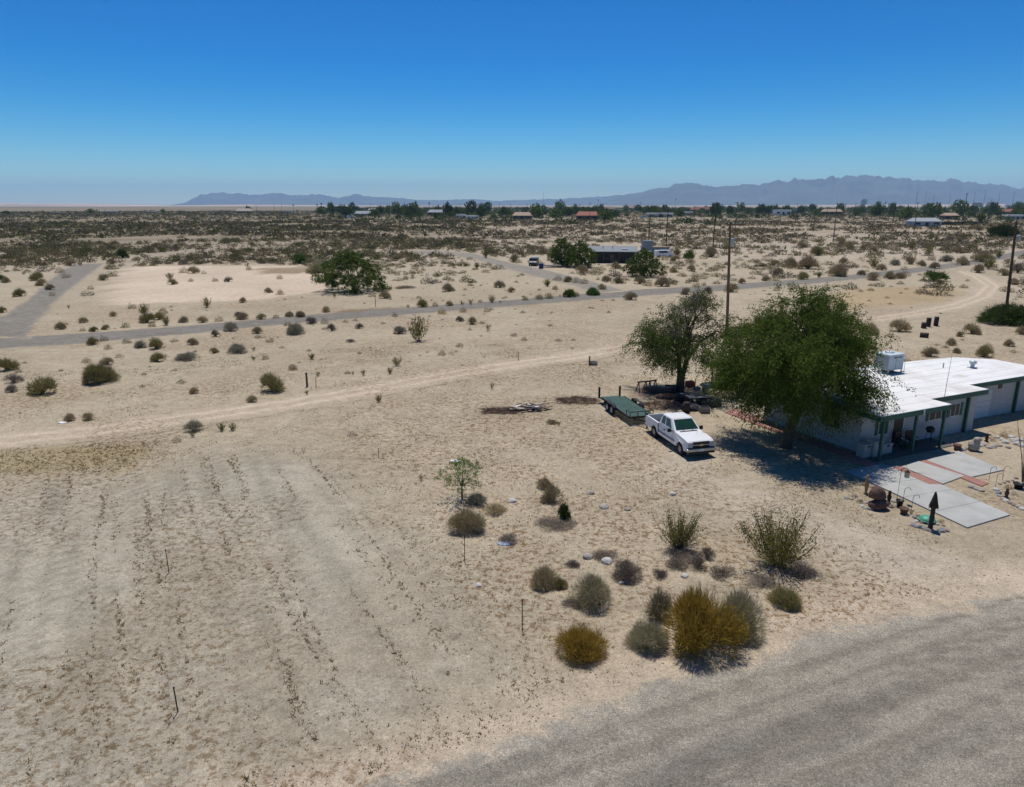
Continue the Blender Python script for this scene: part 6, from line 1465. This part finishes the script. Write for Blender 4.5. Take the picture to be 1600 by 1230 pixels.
for x_, b_, w_, h_, lab in ((519, 334, 14, 14, 'dark round tree at left end of town'), (551, 333, 11, 15, 'tall dark tree among left town trees'), (646, 334, 22, 16, 'dark broad tree behind grey house roof'), (700, 338, 16, 20, 'tall dark tree left of the white trailers'), (737, 338, 22, 22, 'tallest dark tree right behind the white trailers'), (875, 333, 17, 18, 'dark rounded tree left of the red-roofed house'), (838, 341, 22, 20, 'dark tree right of the tan-roofed centre house'), (900, 335, 15, 14, 'tree over the red roof ridge'), (866, 341, 24, 14, 'low dark tree before the rounded tree'), (945, 345, 26, 16, 'low dark tree right of the red-roofed house'), (1349, 322, 10, 10, 'small dark round tree on the right skyline'), (1372, 338, 20, 20, 'dark tree left of the red commercial building'), (1416, 343, 26, 18, 'dark tree below the red commercial building'), (1460, 340, 26, 20, 'large dark tree behind the blue grey house'), (1500, 335, 26, 20, 'large dark tree behind the tall right pole'), (1532, 350, 12, 16, 'dark shrub-like tree at the end of the yard fence'), (142, 333, 14, 6, 'small dark tree on the left horizon'), (388, 332, 10, 9, 'dark tree beside the far left pale roof'), (11, 335, 12, 5, 'tiny dark tree at the left frame edge horizon'), (255, 333, 8, 6, 'tiny dark tree right of tiny pale shed')):
    ttree(x_, b_, w_, h_, lab)
for i in range(230):
    px = random.uniform(500, 1610); b_ = random.uniform(327, 339) if px > 1150 else random.uniform(329, 340)
    if 1120 < px < 1210: b_ = min(b_, 334)
    w_ = random.uniform(6, 15) ** 1.12 * (.55 + .45 * (b_ - 325) / 15); ttree(px, b_, w_, w_ * random.uniform(.35, 1.05), 'dark green tree among the far houses of the %s part of town' % ('left' if px < 800 else 'middle' if px < 1150 else 'right'), 'town trees %s' % ('left' if px < 800 else 'middle' if px < 1150 else 'right'))
def palm(px, base, top, label):
    p = G(px, base); h = top_h(p, top); e = empty('palm_tree', p); tag(e, label, 'palm')
    MB().tube([(0, 0, 0), (.2, 0, h * .5), (.1, 0, h - .8)], [.35, .28, .25], 7).build('trunk', BARK, e)
    rs = np.random.default_rng(int(px)); n = 70; d = unit(rs.normal(size=(n, 3)) + np.array([0, 0, .2])); q = np.zeros((n, 3)) + np.array([.1, 0, h - .9])
    np_obj('crown', *leaves(q, d, 1.9 * (.7 + .5 * rs.random((n, 1))), .35, rs), LM['dark'], e)
for x_, b_, t_, lab in ((496, 334, 319.5, 'palm, left one of two on the left skyline'), (503, 334, 317.5, 'palm, right one of two on the left skyline'), (671, 334, 317, 'single palm above the left town trees'), (934, 330, 312, 'tall dark palm above the long pale house'), (1055, 330, 311, 'tall palm on the skyline right of centre'), (459, 333, 320, 'small palm beside the tiny white sheds'), (152, 333, 328, 'small palm on the left horizon')):
    palm(x_, b_, t_, lab)

# belt of trees and bushes filling the town, too many to count
n = 9000; x, y = field(n, 560, 3000, -15, 40)
ok = (x / y > -.30 + .1 * rng.random(n)) & (rng.random(n) < sstep(.34, .56, fbm(x * .008 + 3, y * .008, 3)) * sstep(500, 900, np.hypot(x, y) + 260 * (x / y < .3)))
x, y = x[ok], y[ok]; r = (1.2 + 3.6 * rng.random(len(x)) ** 2.0) * (1 + .25 * sstep(1000, 2200, y))
belt = [round_bush(28, .40, .55, 1.1, s + 40, .5) for s in range(4)]
scatter('town_greenery', 'dark mass of trees and bushes among the far houses', 'trees', belt, np.stack([x, y, x * 0], 1), np.stack([r, r, r * (.8 + .5 * rng.random(len(r)))], 1), rng, LM['dark'])
# labels that would repeat: tell them apart by their place in the row
same = {}
for o in bpy.data.objects:
    if o.parent is None and o.get('category') in ('shrub', 'tree', 'utility pole', 'rock') and o.get('label'): same.setdefault(o['label'], []).append(o)
def nth(i): return str(i) + ('th' if 10 <= i % 100 <= 20 else {1: 'st', 2: 'nd', 3: 'rd'}.get(i % 10, 'th'))
for lab, os_ in same.items():
    if len(os_) < 2: continue
    os_.sort(key=lambda o: o.location.x / max(o.location.y, 1))
    for i, o in enumerate(os_):
        o['label'] = lab + (', leftmost' if i == 0 else ', rightmost' if i == len(os_) - 1 else ', %s from left' % nth(i + 1))
